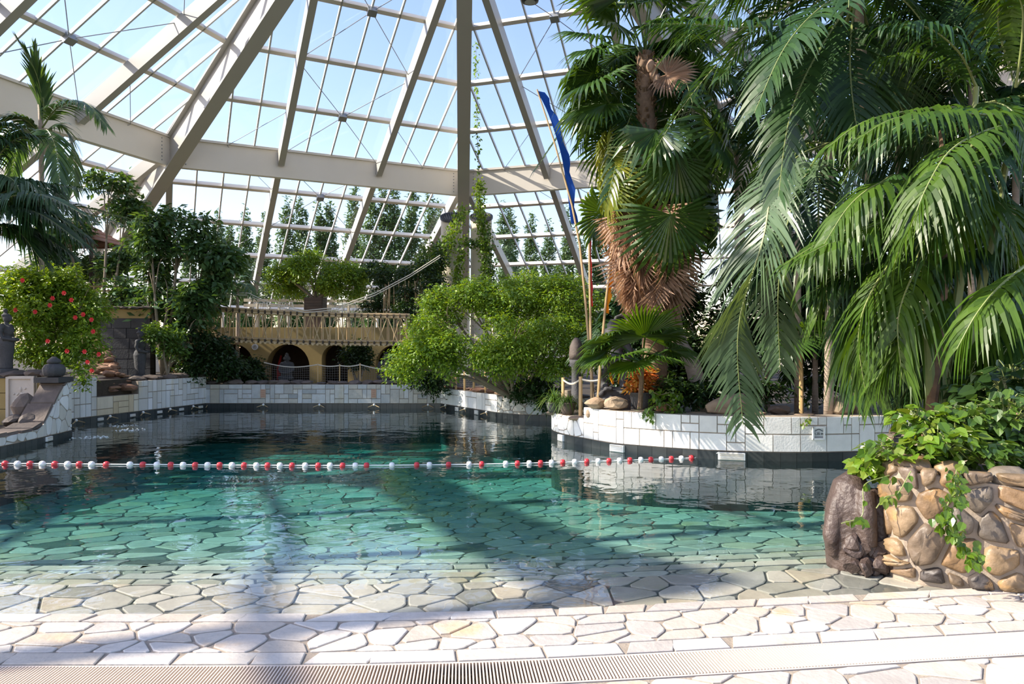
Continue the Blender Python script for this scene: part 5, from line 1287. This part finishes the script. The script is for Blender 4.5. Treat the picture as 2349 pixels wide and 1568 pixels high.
def flags():
    d = 11.85
    def pole(pts, r, flagm, ftop, fbot, w, label, side=1):
        P = PX(*pts); root = empty('flag_pole', P[0], label, 'flag'); MB().tube(P, [r * (1 - .5 * i / (len(P) - 1)) for i in range(len(P))], 7).build('cane', 'bamboo', root)
        S = catmull(PX(*ftop, *fbot) if False else PX(*ftop), 16); mb = MB(); vs = []
        for i, p in enumerate(S): ww = w * (1 - .15 * i / 16) * (1 + .25 * math.sin(i * 1.7)); vs += [p, p + V((side * ww * .8, .03 * math.sin(i * .9) + .02, -.02)), p + V((.004, .006, 0)), p + V((side * ww * .8 + .004, .03 * math.sin(i * .9) + .026, -.02))]
        fs = []
        for i in range(16): a = 4 * i; fs += [(a, a + 1, a + 5, a + 4), (a + 2, a + 6, a + 7, a + 3)]
        mb.add(vs, fs).build('banner', flagm, root)
    pole(((1362, 915, d), (1352, 800, d), (1343, 690, d), (1330, 560, d), (1312, 470, d), (1270, 320, d), (1232, 205, d)), .026, 'flag_blue', ((1232, 208, d), (1258, 262, d), (1286, 350, d), (1300, 430, d), (1310, 512, d)), (), .16, 'bent bamboo pole with a narrow blue banner left of the fan palm')
    pole(((1358, 915, d - .2), (1355, 760, d - .2), (1352, 600, d - .2), (1350, 440, d - .2)), .026, 'flag_red', ((1351, 450, d - .2), (1352, 560, d - .2), (1355, 640, d - .2), (1356, 700, d - .2)), (), .035, 'upright bamboo pole with a thin red banner')
    pole(((1372, 915, d - .6), (1380, 800, d - .6), (1390, 690, d - .6), (1402, 590, d - .6), (1412, 500, d - .6)), .026, 'flag_yellow', ((1402, 580, d - .6), (1399, 620, d - .6), (1393, 665, d - .6), (1386, 716, d - .6)), (), .095, 'leaning bamboo pole with a golden yellow banner')
    pole(((1442, 900, d + .4), (1438, 780, d + .4), (1436, 690, d + .4), (1434, 620, d + .4)), .016, 'flag_yellow', ((1436, 672, d + .4), (1437, 700, d + .4), (1438, 730, d + .4), (1438, 760, d + .4)), (), .02, 'thin cane with a yellow ribbon behind the guardian statue')
flags()
def isl_fence():
    P = [(1292, 871, 940, 12.2), (1332, 869, 952, 11.5)]; e = (at(1392, 865, 11.3), at(1392, 940, 11.3)); net_fence('rope_fence', 'two wooden posts with a drooping rope at the island tip', P, (None, e), sag=.10, drop=0, postr=.034)
isl_fence()
def pot(px, py, d, R, H, label, mt='terracotta', prof=None, cat='pot'):
    b = at(px, py, d); root = empty('plant_pot', b, label, cat)
    pr = prof or [(R * .62, 0), (R * .8, H * .3), (R * .95, H * .7), (R, H * .92), (R * 1.06, H * .93), (R * 1.06, H)]
    MB().lathe(b, pr, 20).build('body', mt, root, True); MB().lathe(b + V((0, 0, H - .01)), [(R * .94, 0), (R * .94, .015)], 18).build('soil', 'soil', root); return b + V((0, 0, H)), root
t, _ = pot(1472, 938, 10.75, .19, .26, 'big black pot holding the orange croton', 'lava')
cro = empty('croton', t, 'orange leaved croton in the black pot', 'plant')
v, f = cluster_leaves([(t + V((-.02, 0, .17)), .17, .16, .17), (t + V((.06, 0, .30)), .12, .12, .10), (t + V((-.1, 0, .06)), .1, .1, .08)], 700, .09, 5, .06, .1, .3, 5); tag(np_mesh('foliage', v, f, 'leaf_croton', cro), kind='stuff')
MB().tube([t, t + V((0, 0, .25))], .015, 5).build('stem', 'twig', cro); MB().tube([t + V((.02, -.1, 0)), t + V((-.12, -.12, .36))], .008, 5).build('stake', 'bamboo', cro)
t, _ = pot(1270, 945, 12.0, .13, .16, 'dark pot of spiky grass at the island tip', 'lava'); g1 = empty('spiky_grass', t, 'tall spiky grass arching over the water at the island tip', 'plant'); tuft(g1, t, 130, .62, .022, 'leaf_mid', 1)
t, _ = pot(1302, 950, 11.75, .14, .20, 'brown bowl pot with fine pale grass beside the wooden post', 'rock_dark'); g2 = empty('spiky_grass', t, 'bushy pale grass in the brown bowl pot', 'plant'); tuft(g2, t, 220, .50, .014, 'leaf_areca', 2, 1.1); MB().tube([t, t + V((0, 0, .2))], .05, 8).build('stem', 'twig', g2)
b = at(1528, 940, 10.45); tb = empty('planter_trough', b, 'small terracotta trough with trailing ivy on the island wall', 'planter'); MB().box(b + V((0, 0, .04)), .28, .14, .10).build('body', 'terracotta', tb); MB().box(b + V((0, 0, .095)), .24, .10, .012).build('soil', 'soil', tb)
iv = empty('trailing_ivy', b + V((0, 0, .1)), 'ivy spilling from the terracotta trough down the white wall', 'ivy')
for k, (pts, n) in enumerate((([(1528, 925), (1540, 935), (1546, 955), (1550, 978)], 60), ([(1520, 925), (1505, 930), (1490, 945), (1480, 950)], 70), ([(1500, 900), (1515, 905), (1540, 900), (1560, 915)], 120), ([(1535, 935), (1555, 945), (1560, 960), (1545, 965)], 45))): vine(iv, [at(x, y, 10.25) for x, y in pts], n, .075, 'leaf_pothos' if k % 2 == 0 else 'leaf_mid', 500 + k, .05, 'ivy_leaves')
iv2 = empty('trailing_ivy', at(1850, 953, 9.85), 'small bright sprig hanging above the depth plaque', 'ivy'); vine(iv2, [at(x, y, 9.68) for x, y in ((1858, 955), (1850, 962), (1846, 970), (1847, 978))], 16, .06, 'leaf_pothos', 520, .025, 'ivy_leaves')
# depth plaque
def plaque():
    s = s_at_px(1876); p, nr = fi(s); t = V((-nr.y, nr.x, 0)); c = V((p.x, p.y, at(0, 993, p.y).z)); root = empty('depth_plaque', c, 'square pale plaque with lettering on the island wall', 'sign'); w = .175
    MB().beam(c - t * w / 2, c + t * w / 2, V((0, 0, 1)), nr, w, .012, .028).build('plate', 'tile', root)
    for sg in (-1, 1):
        MB().beam(c - t * w / 2 + V((0, 0, sg * (w / 2 - .01))), c + t * w / 2 + V((0, 0, sg * (w / 2 - .01))), V((0, 0, 1)), nr, .02, .02, .04).build('border', 'white', root)
        MB().beam(c + t * sg * (w / 2 - .01) - V((0, 0, w / 2)), c + t * sg * (w / 2 - .01) + V((0, 0, w / 2)), t, nr, .02, .02, .04).build('border', 'white', root)
    S = [c + nr * .031 + t * u * .06 + V((0, 0, .045 + .012 * math.cos(u * pi))) for u in [q / 8 - 1 for q in range(17)]]; MB().tube(S, .005, 4).build('wave_line', 'band', root)
    MB().tube([c + nr * .031 - t * .06 - V((0, 0, .05)), c + nr * .031 + t * .06 - V((0, 0, .05))], .004, 4).build('rule_line', 'band', root)
    cu = bpy.data.curves.new('lettering', 'FONT'); cu.body = '1.35 m'; cu.size = .046; cu.align_x = 'CENTER'; cu.align_y = 'CENTER'; cu.extrude = .001; cu.materials.append(M['band'])
    tmp = bpy.data.objects.new('lettering_curve', cu); me = bpy.data.meshes.new_from_object(tmp); bpy.data.objects.remove(tmp); o = link_mesh(me, 'lettering', root); o.location = nr * .032 - V((0, 0, .004)); R = Matrix((t, V((0, 0, 1)), nr)).transposed(); o.rotation_euler = R.to_euler()
plaque()
# stone ornament behind the poles
b = at(1322, 900, 12.9); b.z = .38; so = empty('stone_ornament', b, 'round-headed stone lantern half hidden behind the flag poles', 'ornament')
MB().lathe(b, [(.16, 0), (.16, .1), (.09, .15), (.085, .75), (.12, .82), (.13, .9)], 14).build('shaft', 'lava', so, True); MB().lathe(b + V((0, 0, .9)), [(.13, 0), (.135, .1), (.12, .24), (.08, .34), (.03, .4)], 14).build('cap', 'rock_dark', so, True)
# leaning pinkish trunk with its own crown high up
def kentia():
    d = 11.3; root = empty('kentia_palm', V((at(1605, 0, d).x, d, .38)), 'feather palm with a leaning pinkish grey trunk behind the fan palm', 'palm')
    S = catmull([V((at(1612, 0, d).x, d, .38)), at(1590, 840, d), at(1555, 770, d + .2), at(1530, 600, d + .6), at(1520, 330, d + 1.), at(1515, 200, d + 1.1)], 24); MB().tube(S, [.135 - .06 * i / 24 + .006 * (i % 2) for i in range(25)], 12).build('trunk', 'trunk_grey', root, True)
    c = S[-1]
    for k in range(13):
        az = k * 2.4 + .5; el = math.radians(70 - 6 * k); add_frond(root, arc_frond(c, az, el, 2.3, .75 + .02 * k), .62, 'leaf_palm', n=38, width=.045, droop=.8, seed=200 + k, rr=.02)
kentia()

# ================================================================== right-hand jungle
def tall_palm():
    d = 8.0; b = V((at(1998, 0, 9.9).x, 10.35, .38)); c = at(1965, -40, 8.2); root = empty('tall_feather_palm', b, 'tall dark feather palm whose fronds fill the top right', 'palm')
    MB().tube(catmull([b, at(2000, 600, 9.4), at(1985, 260, 8.7), c], 16), [.09 - .04 * i / 16 for i in range(17)], 10).build('trunk', 'trunk_grey', root, True)
    L = [((1965, -20, 8.2), (1891, 96, 7.6), (1837, 198, 7.3), (1805, 300, 7.1), (1786, 450, 7.0)), ((1960, -10, 8.2), (1850, 45, 7.9), (1718, 62, 7.6), (1600, 55, 7.4), (1488, 55, 7.3)), ((1960, -40, 8.2), (1840, -60, 8.4), (1700, -40, 8.6), (1560, 40, 8.8)),
         ((1965, -20, 8.2), (1900, 160, 8.6), (1850, 300, 8.8), (1790, 420, 8.8), (1730, 560, 8.8)), ((1965, -30, 8.2), (2060, -10, 7.8), (2140, 90, 7.6), (2190, 220, 7.5)), ((1965, -30, 8.2), (2010, 120, 8.6), (2060, 230, 8.8), (2120, 380, 8.9)),
         ((1965, -30, 8.2), (1930, 60, 9.2), (1860, 90, 9.6), (1740, 180, 10.)), ((1965, -30, 8.2), (2080, -60, 8.6), (2200, 0, 8.9), (2300, 120, 9.)), ((1965, -30, 8.2), (1950, 120, 7.8), (1960, 260, 7.6), (1990, 400, 7.5)), ((1965, -30, 8.2), (1880, 20, 7.4), (1800, 110, 7.0), (1730, 260, 6.8))]
    for k, p in enumerate(L): add_frond(root, PX(*p), .66 if k else .58, 'leaf_palm', n=46, width=.050, droop=.75 if k in (1, 2) else .6, seed=220 + k, rr=.016, ang=62, start=.18)
    for k in range(18): add_frond(root, arc_frond(c, k * 2.4, math.radians(50 - 5 * (k % 12)), 2.5, .7 + .04 * (k % 5)), .55, 'leaf_palm', n=40, width=.036, droop=.7, seed=820 + k, rr=.016)
tall_palm()
def silver_palm():
    b = V((at(1900, 0, 10.2).x, 10.2, .38)); c = at(1900, 330, 8.6); root = empty('drooping_palm', b, 'feather palm with one long silvery frond drooping over the island wall', 'palm')
    MB().tube(catmull([b, at(1905, 600, 9.4), c], 10), [.07, .068, .066, .064, .062, .06, .058, .056, .054, .052, .05], 10).build('trunk', 'trunk_grey', root, True)
    L = [((1900, 330, 8.6), (1830, 360, 8.0), (1775, 430, 7.7), (1752, 545, 7.6), (1722, 640, 7.6), (1697, 730, 7.7), (1692, 830, 7.9), (1705, 975, 8.3)), ((1900, 330, 8.6), (1850, 400, 8.2), (1805, 520, 8.1), (1785, 680, 8.2), (1790, 850, 8.5)), ((1900, 330, 8.6), (1960, 330, 8.2), (2010, 420, 8.), (2030, 560, 8.)), ((1900, 330, 8.6), (1850, 330, 9.2), (1770, 380, 9.6), (1700, 480, 9.8)), ((1900, 330, 8.6), (1880, 420, 8.), (1880, 560, 7.8), (1900, 700, 7.8))]
    for k, p in enumerate(L): add_frond(root, PX(*p), (.84, .7, .5, .6, .5)[k], 'leaf_silver' if k < 2 else 'leaf_palm', n=(92, 66, 44, 44, 44)[k], width=.042, droop=.55, seed=240 + k, rr=.018, ang=60, start=.15)
silver_palm()
def areca():
    b = at(2140, 960, 6.4); b.z = .38; root = empty('areca_palm', b, 'yellow green clumping palm with hanging leaflets on the right', 'palm'); r = random.Random(2)
    for k, (px, py, d) in enumerate(((2160, 300, 6.6), (2240, 200, 6.8), (2090, 420, 6.5), (2330, 260, 6.6))): MB().tube(catmull([b + V((.08 * k - .1, .05 * k, 0)), b.lerp(at(px, py, d), .5) + V((.05, 0, 0)), at(px, py, d)], 8), [.055 - .03 * i / 8 for i in range(9)], 8).build('cane', 'trunk' if k == 0 else 'stem', root)
    L = [((2330, 250, 6.6), (2274, 262, 6.2), (2160, 258, 5.9), (2050, 272, 5.7), (1965, 320, 5.6)), ((2345, 280, 6.4), (2260, 300, 5.9), (2180, 345, 5.5), (2125, 430, 5.3), (2090, 520, 5.3)), ((2240, 240, 6.8), (2300, 240, 6.4), (2345, 290, 6.2), (2370, 400, 6.1)),
         ((2210, 380, 6.6), (2180, 430, 6.1), (2150, 480, 5.9), (2110, 545, 5.8)), ((2100, 470, 6.5), (2020, 510, 6.2), (1930, 545, 6.0), (1838, 590, 5.9)), ((2270, 560, 6.8), (2230, 575, 6.6), (2170, 590, 6.5), (2100, 650, 6.4)), ((2180, 660, 6.6), (2130, 720, 6.4), (2070, 785, 6.3), (2010, 870, 6.3)),
         ((2080, 560, 6.6), (2010, 650, 6.4), (1970, 760, 6.4), (1985, 900, 6.5)), ((2350, 610, 5.6), (2290, 660, 5.4), (2240, 720, 5.3), (2195, 800, 5.3)), ((2160, 320, 6.7), (2080, 300, 6.9), (2000, 350, 7.), (1930, 470, 7.)), ((2090, 420, 6.5), (2020, 420, 6.2), (1950, 470, 6.1), (1890, 560, 6.)), ((2140, 560, 6.6), (2090, 640, 6.2), (2060, 740, 6.1), (2070, 870, 6.1)),
         ((2240, 200, 6.8), (2200, 120, 6.6), (2120, 60, 6.5), (2020, 60, 6.5)), ((2330, 200, 6.6), (2345, 80, 6.4), (2340, 0, 6.3), (2290, -50, 6.2)), ((2250, 420, 6.8), (2300, 470, 6.5), (2330, 560, 6.4), (2345, 680, 6.4)), ((2150, 600, 6.8), (2200, 700, 6.6), (2190, 800, 6.6), (2150, 920, 6.6)), ((2080, 520, 6.8), (1960, 560, 6.9), (1900, 640, 7.), (1870, 740, 7.))]
    r2 = random.Random(31); L2 = []
    for p in L:
        for q in range(2):
            ox, oy, od = r2.uniform(-70, 70), r2.uniform(-40, 60), r2.uniform(.3, 1.1); L2.append(tuple((x + ox * (i > 0), y + oy * (i > 0) + 12 * i, dd + od) for i, (x, y, dd) in enumerate(p)))
    L = L + L2
    for k, p in enumerate(L): add_frond(root, PX(*p), .5 if k not in (8,) else .42, 'leaf_areca' if k not in (5, 9, 12) and (k < 17 or k % 2) else 'leaf_palm', n=34, width=.040, droop=1.15, seed=260 + k, rr=.013, ang=60, start=.1, ragged=.25)
areca()
# deep background planting on the right
def filler(name, label, cx, cd, zc, n, seed, R=1.9, leafm='leaf_palm'):
    b = V((at(cx, 0, cd).x, cd, .38)); c = V((b.x, cd, zc)); root = empty(name, b, label, 'palm'); MB().tube([b, c], [.055, .04], 8).build('trunk', 'trunk_grey', root, True)
    for k in range(n): az = k * 2.4 + seed; el = math.radians(78 - 78 * k / n); add_frond(root, arc_frond(c, az, el, R * (1 - .15 * (k % 3)), .7 + .2 * (k % 2)), .5, leafm, n=34, width=.042, droop=.7, seed=seed * 20 + k, rr=.016)
filler('feather_palm', 'dark feather palm in the shade behind the silvery frond', 1760, 12.4, 2.9, 15, 3)
filler('feather_palm', 'dark feather palm deep in the shade behind the yellow green clump', 2080, 11.0, 3.6, 15, 5)
filler('feather_palm', 'dark feather palm rising at the right edge', 2330, 9.4, 4.4, 20, 7)
filler('feather_palm', 'dark feather palm with its crown at the upper right corner', 2230, 8.8, 5.4, 20, 17, 2.3)
filler('feather_palm', 'dark feather palm crown high between the fan palm and the tall palm', 1830, 10.9, 5.6, 20, 19, 2.4)
filler('feather_palm', 'dark feather palm in the middle of the right thicket', 2060, 10.2, 4.9, 20, 23, 2.2)
filler('feather_palm', 'feather palm high behind the tall fan palm', 1690, 13.6, 5.2, 15, 9, 2.2)
filler('feather_palm', 'low feather palm left of the tall fan palm, behind the yellow banner', 1420, 13.4, 1.9, 11, 11, 1.2)
filler('feather_palm', 'low dark feather palm under the drooping silvery frond', 1870, 11.8, 1.6, 12, 13, 1.3)
for k, (bl, lab, n) in enumerate((([(at(1700, 800, 12.6), .9, .5, .8), (at(1600, 830, 12.6), .7, .5, .6), (at(1560, 720, 13.), .5, .4, .6), (at(1800, 700, 12.8), .8, .5, .8)], 'dark undergrowth behind the leaning trunk on the island', 9000), ([(at(1950, 780, 12.2), .9, .5, 1.0), (at(2060, 820, 12.), .7, .5, .8), (at(1900, 600, 12.8), .8, .5, .9)], 'dark undergrowth behind the driftwood stump', 9000),
        ([(at(2200, 820, 10.4), .55, .4, .5), (at(2260, 700, 10.8), .7, .5, .7), (at(2350, 800, 10.), .6, .5, .9)], 'dark bush behind the far right net fence', 9000), ([(at(2150, 550, 11.2), .9, .5, .9), (at(2330, 500, 11), .9, .5, 1.1), (at(2050, 500, 12), .8, .4, .8)], 'dark leafy tree behind the yellow green clump', 10000), ([(at(1480, 830, 12.8), .5, .4, .45), (at(1400, 800, 13.4), .5, .4, .5), (at(1540, 870, 12.2), .4, .3, .3)], 'dark undergrowth behind the guardian statue', 6000))):
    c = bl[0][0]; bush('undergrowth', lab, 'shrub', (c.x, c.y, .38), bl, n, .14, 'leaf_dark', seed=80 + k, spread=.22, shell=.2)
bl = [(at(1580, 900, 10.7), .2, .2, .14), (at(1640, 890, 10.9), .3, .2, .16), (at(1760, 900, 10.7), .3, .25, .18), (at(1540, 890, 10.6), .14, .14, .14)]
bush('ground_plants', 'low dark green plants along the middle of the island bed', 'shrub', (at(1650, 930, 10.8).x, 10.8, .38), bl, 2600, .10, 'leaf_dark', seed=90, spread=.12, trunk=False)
net_fence('net_fence', 'dim net fence at the far right beyond the rock wall', [(2100, 852, 905, 9.6), (2212, 850, 905, 9.4), (2330, 878, 915, 8.8)], sag=.05, postr=.022, mesh=.04)

# ------------------------------------------------------------------ rock wall in the foreground
RWP = [(3.9, 7.2), (3.3, 6.2), (2.86, 5.4), (2.66, 4.98), (2.78, 4.78), (3.05, 4.64), (3.4, 4.50), (3.9, 4.36), (4.6, 4.2)]
rwp = [(p.x, p.y) for p in catmull([V((a, b, 0)) for a, b in RWP], 40)]
frw, Lrw = path_fn(rwp); wr = empty('wall_rock', (2.9, 4.8, 0), kind='structure')
def rw_top(s): return .70 + .03 * math.sin(s * 3)
wall_core(wr, frw, Lrw, -.2, lambda s: rw_top(s) - .02, .6, 'mortar_pale', n=60)
def boss(cell, fn, hgt, seed):
    r = random.Random(seed); n = len(cell); cx = sum(p[0] for p in cell) / n; cy = sum(p[1] for p in cell) / n; vs = []
    for k, h in ((1.0, -.03), (.95, .6 * hgt), (.82, .95 * hgt), (.45, 1.05 * hgt)):
        for (u, w) in cell: vs.append(fn(cx + (u - cx) * k, cy + (w - cy) * k, h + (r.uniform(-.3, .3) * hgt if k < .99 else 0)))
    vs.append(fn(cx, cy, hgt * 1.08)); fs = [(3 * n + i, 3 * n + (i + 1) % n, 4 * n) for i in range(n)]
    for k in range(3):
        for i in range(n): j = (i + 1) % n; fs.append((k * n + i, k * n + j, k * n + n + j, k * n + n + i))
    return vs, fs
pcs = []
for i, c in enumerate(crazy(0, Lrw, -.02, .76, .185, .022, jit=.6, aspect=1.15, seed=78)): pcs.append(boss(c, lambda u, w, h: frw(max(0, min(Lrw, u)))[0] + frw(max(0, min(Lrw, u)))[1] * h + V((0, 0, w)), .028 + .014 * (i % 3), i))
for i, (v, f) in enumerate(pcs): o = MB().add(v, f).build('wall_rock_stone', 'rock_wall', wr, True)
for k, (s, q) in enumerate(((Lrw * .46, 1), (Lrw * .52, .8), (Lrw * .575, 1.1), (Lrw * .63, .9), (Lrw * .70, 1.1), (Lrw * .78, 1.0), (Lrw * .86, .9), (Lrw * .4, 1), (Lrw * .33, 1))):
    p, nr = frw(s); c = p - nr * .12; v, f = rock_mesh((c.x, c.y, rw_top(s) + .02), .13 * q, .12 * q, .07 * q, 640 + k, k); MB().add(v, f).build('top_stone', 'rock_wall', wr, True)
ground_poly('ground_rock_bed', [(p[0] + .35, p[1] + .1) for p in rwp] + [(6.5, 4.6), (6.5, 8.0)], .64, thick=.8)
# dark carved figure against the rock wall
def brown_figure():
    b = V((at(1972, 1300, 5.12).x, 5.18, -.05)); root = empty('carved_figure', b, 'dark brown carved stone figure with a rocky foot at the water edge', 'statue'); m = MB()
    m.tube([b + V((.02, .05, 0)), b + V((.0, .05, .25)), b + V((-.01, .05, .45)), b + V((.0, .06, .60)), b + V((.04, .06, .68))], [.20, .20, .175, .13, .06], 14)
    m.tube([b + V((-.17, -.02, .10)), b + V((-.19, -.03, .25)), b + V((-.14, 0, .45)), b + V((-.06, .03, .60))], [.045, .065, .06, .05], 10); m.ell(b + V((-.2, -.04, .22)), .05, .055, .06)
    m.tube([b + V((.02, -.13, .20)), b + V((.01, -.13, .42)), b + V((.03, -.08, .58))], [.07, .075, .06], 10); m.tube([b + V((.15, -.08, .12)), b + V((.15, -.07, .42)), b + V((.10, -.03, .58))], [.06, .065, .05], 10)
    remeshed(m, 'figure', 'lava_brown', root, vox=.012)
    r = random.Random(8)
    for k in range(13):
        v, f = rock_mesh(b + V((-.10 + .29 * (k % 7) / 6 + r.uniform(-.02, .02), -.19 + .05 * (k // 7) + r.uniform(-.02, .02), .05 + .11 * (k // 7) + r.uniform(0, .04))), r.uniform(.055, .085), .06, r.uniform(.07, .11), 660 + k, r.uniform(-.5, .5), .12, .25); MB().add(v, f).build('foot_rock', 'lava_brown', root)
brown_figure()
# leafy mound and trailing vine over the rock wall
def big_leaf(mb, p, d, n, L, W):
    d, s, n2 = basis(d, n); o = [p + d * L * x + s * W * y * L + n2 * L * z for x, y, z in ((0, 0, 0), (.12, .34, .06), (.45, .46, .05), (.8, .22, -.02), (1.02, 0, -.10), (.8, -.22, -.02), (.45, -.46, .05), (.12, -.34, .06), (.45, 0, -.03))]
    mb.add(o, [(0, 8, 1), (1, 8, 2), (2, 8, 3), (3, 8, 4), (4, 8, 5), (5, 8, 6), (6, 8, 7), (7, 8, 0)])
def mound(name, label, blobs, n, L, mt, seed, W=.85, part='leaves'):
    r = random.Random(seed); c0 = V(blobs[0][0]); root = empty(name, (c0.x, c0.y, .64), label, 'plant'); mb, st = MB(), MB()
    for k in range(n):
        c, rx, ry, rz = blobs[k % len(blobs)]; a = V((r.gauss(0, 1), r.gauss(-.3, 1), r.gauss(.15, .8))).normalized(); p = V(c) + V((a.x * rx, a.y * ry, a.z * rz)) * r.uniform(.6, 1.05)
        big_leaf(mb, p, V((a.x + r.gauss(0, .5), a.y + r.gauss(0, .5), r.gauss(-.35, .45))), V((r.gauss(0, .4), r.gauss(-.3, .4), 1)), L * r.uniform(.6, 1.25), W)
        if k % 3 == 0: st.tube([V(c) - V((0, 0, rz * .6)), p.lerp(V(c), .4) + V((0, 0, .03)), p], .004, 4)
    tag(mb.build(part, mt, root), kind='stuff'); st.build('stems', 'stem', root); return root
mound('pothos_mound', 'glossy green leaf mound over the left end of the rock wall', [(at(2060, 1040, 5.1), .26, .24, .13), (at(2150, 1010, 5.0), .25, .24, .16), (at(2000, 1070, 5.2), .14, .16, .08), (at(2110, 960, 5.3), .22, .2, .12)], 620, .085, 'leaf_pothos', 5)
mound('leafy_plant', 'bright flowering leaf mound above the rock wall at the right edge', [(at(2230, 960, 5.3), .26, .24, .16), (at(2310, 950, 5.2), .24, .22, .2), (at(2250, 1040, 4.95), .24, .18, .12), (at(2190, 1000, 5.2), .2, .2, .14)], 640, .085, 'leaf_mid', 6)
mound('leafy_plant', 'dark broad leaved plant in the upper corner of the rock bed', [(at(2320, 880, 5.6), .25, .25, .2), (at(2260, 900, 5.9), .25, .25, .15), (at(2345, 1010, 5.1), .2, .2, .16)], 420, .12, 'leaf_dark', 7)
def trail(name, label, pts, n, L, seed, mt='leaf_pothos', spread=.03):
    r = random.Random(seed); P = catmull([at(*p) for p in pts], 30); root = empty(name, P[0], label, 'vine'); MB().tube(P, .004, 5).build('stem', 'stem', root); mb = MB()
    for k in range(n):
        i = r.randrange(31); p = P[i] + V((r.gauss(0, spread), r.gauss(-.02, .02), r.gauss(0, spread))); big_leaf(mb, p, V((r.gauss(0, .7), -.4, -.8 + r.gauss(0, .4))), V((r.gauss(0, .4), -1, .5)), L * r.uniform(.6, 1.2), .9)
    tag(mb.build('leaves', mt, root), kind='stuff')
trail('trailing_vine', 'thick leafy vine hanging down the middle of the rock wall', [(2195, 1075, 4.62), (2185, 1130, 4.52), (2165, 1190, 4.48), (2195, 1240, 4.46), (2235, 1285, 4.44)], 150, .055, 3, spread=.035)
trail('trailing_vine', 'thin vine curling over the brown carved figure', [(2040, 1090, 4.9), (1985, 1110, 4.85), (1980, 1150, 4.82), (1975, 1185, 4.8), (1930, 1200, 4.8)], 14, .06, 4, spread=.01)
trail('trailing_vine', 'single looping vine shoot at the left top of the rock wall', [(2090, 1080, 4.7), (2060, 1130, 4.66), (2030, 1140, 4.66), (2010, 1165, 4.68)], 8, .06, 5, spread=.01)

# bubbling jets on the water
for k, (px, py, n) in enumerate(((215, 1003, 60), (300, 986, 60), (282, 977, 40))):
    d = 1.635 * F / (py - 784); c = V(((px - 1174.5) / F * d, d, WZ)); mb = MB(); r = random.Random(k)
    for q in range(n): s = r.uniform(.004, .012); mb.ell(c + V((r.gauss(0, .13), r.gauss(0, .10), r.uniform(-.002, .01))), s * 1.6, s * 1.6, s * .6, 7, 5)
    tag(mb.build('water_bubbles', 'white', None, loc=c), ['white bubbles on the water nearest the sweeping left wall', 'white bubbles on the water before the tan wall part', 'small patch of bubbles closest to the tan wall part'][k], 'bubbles', kind='stuff')
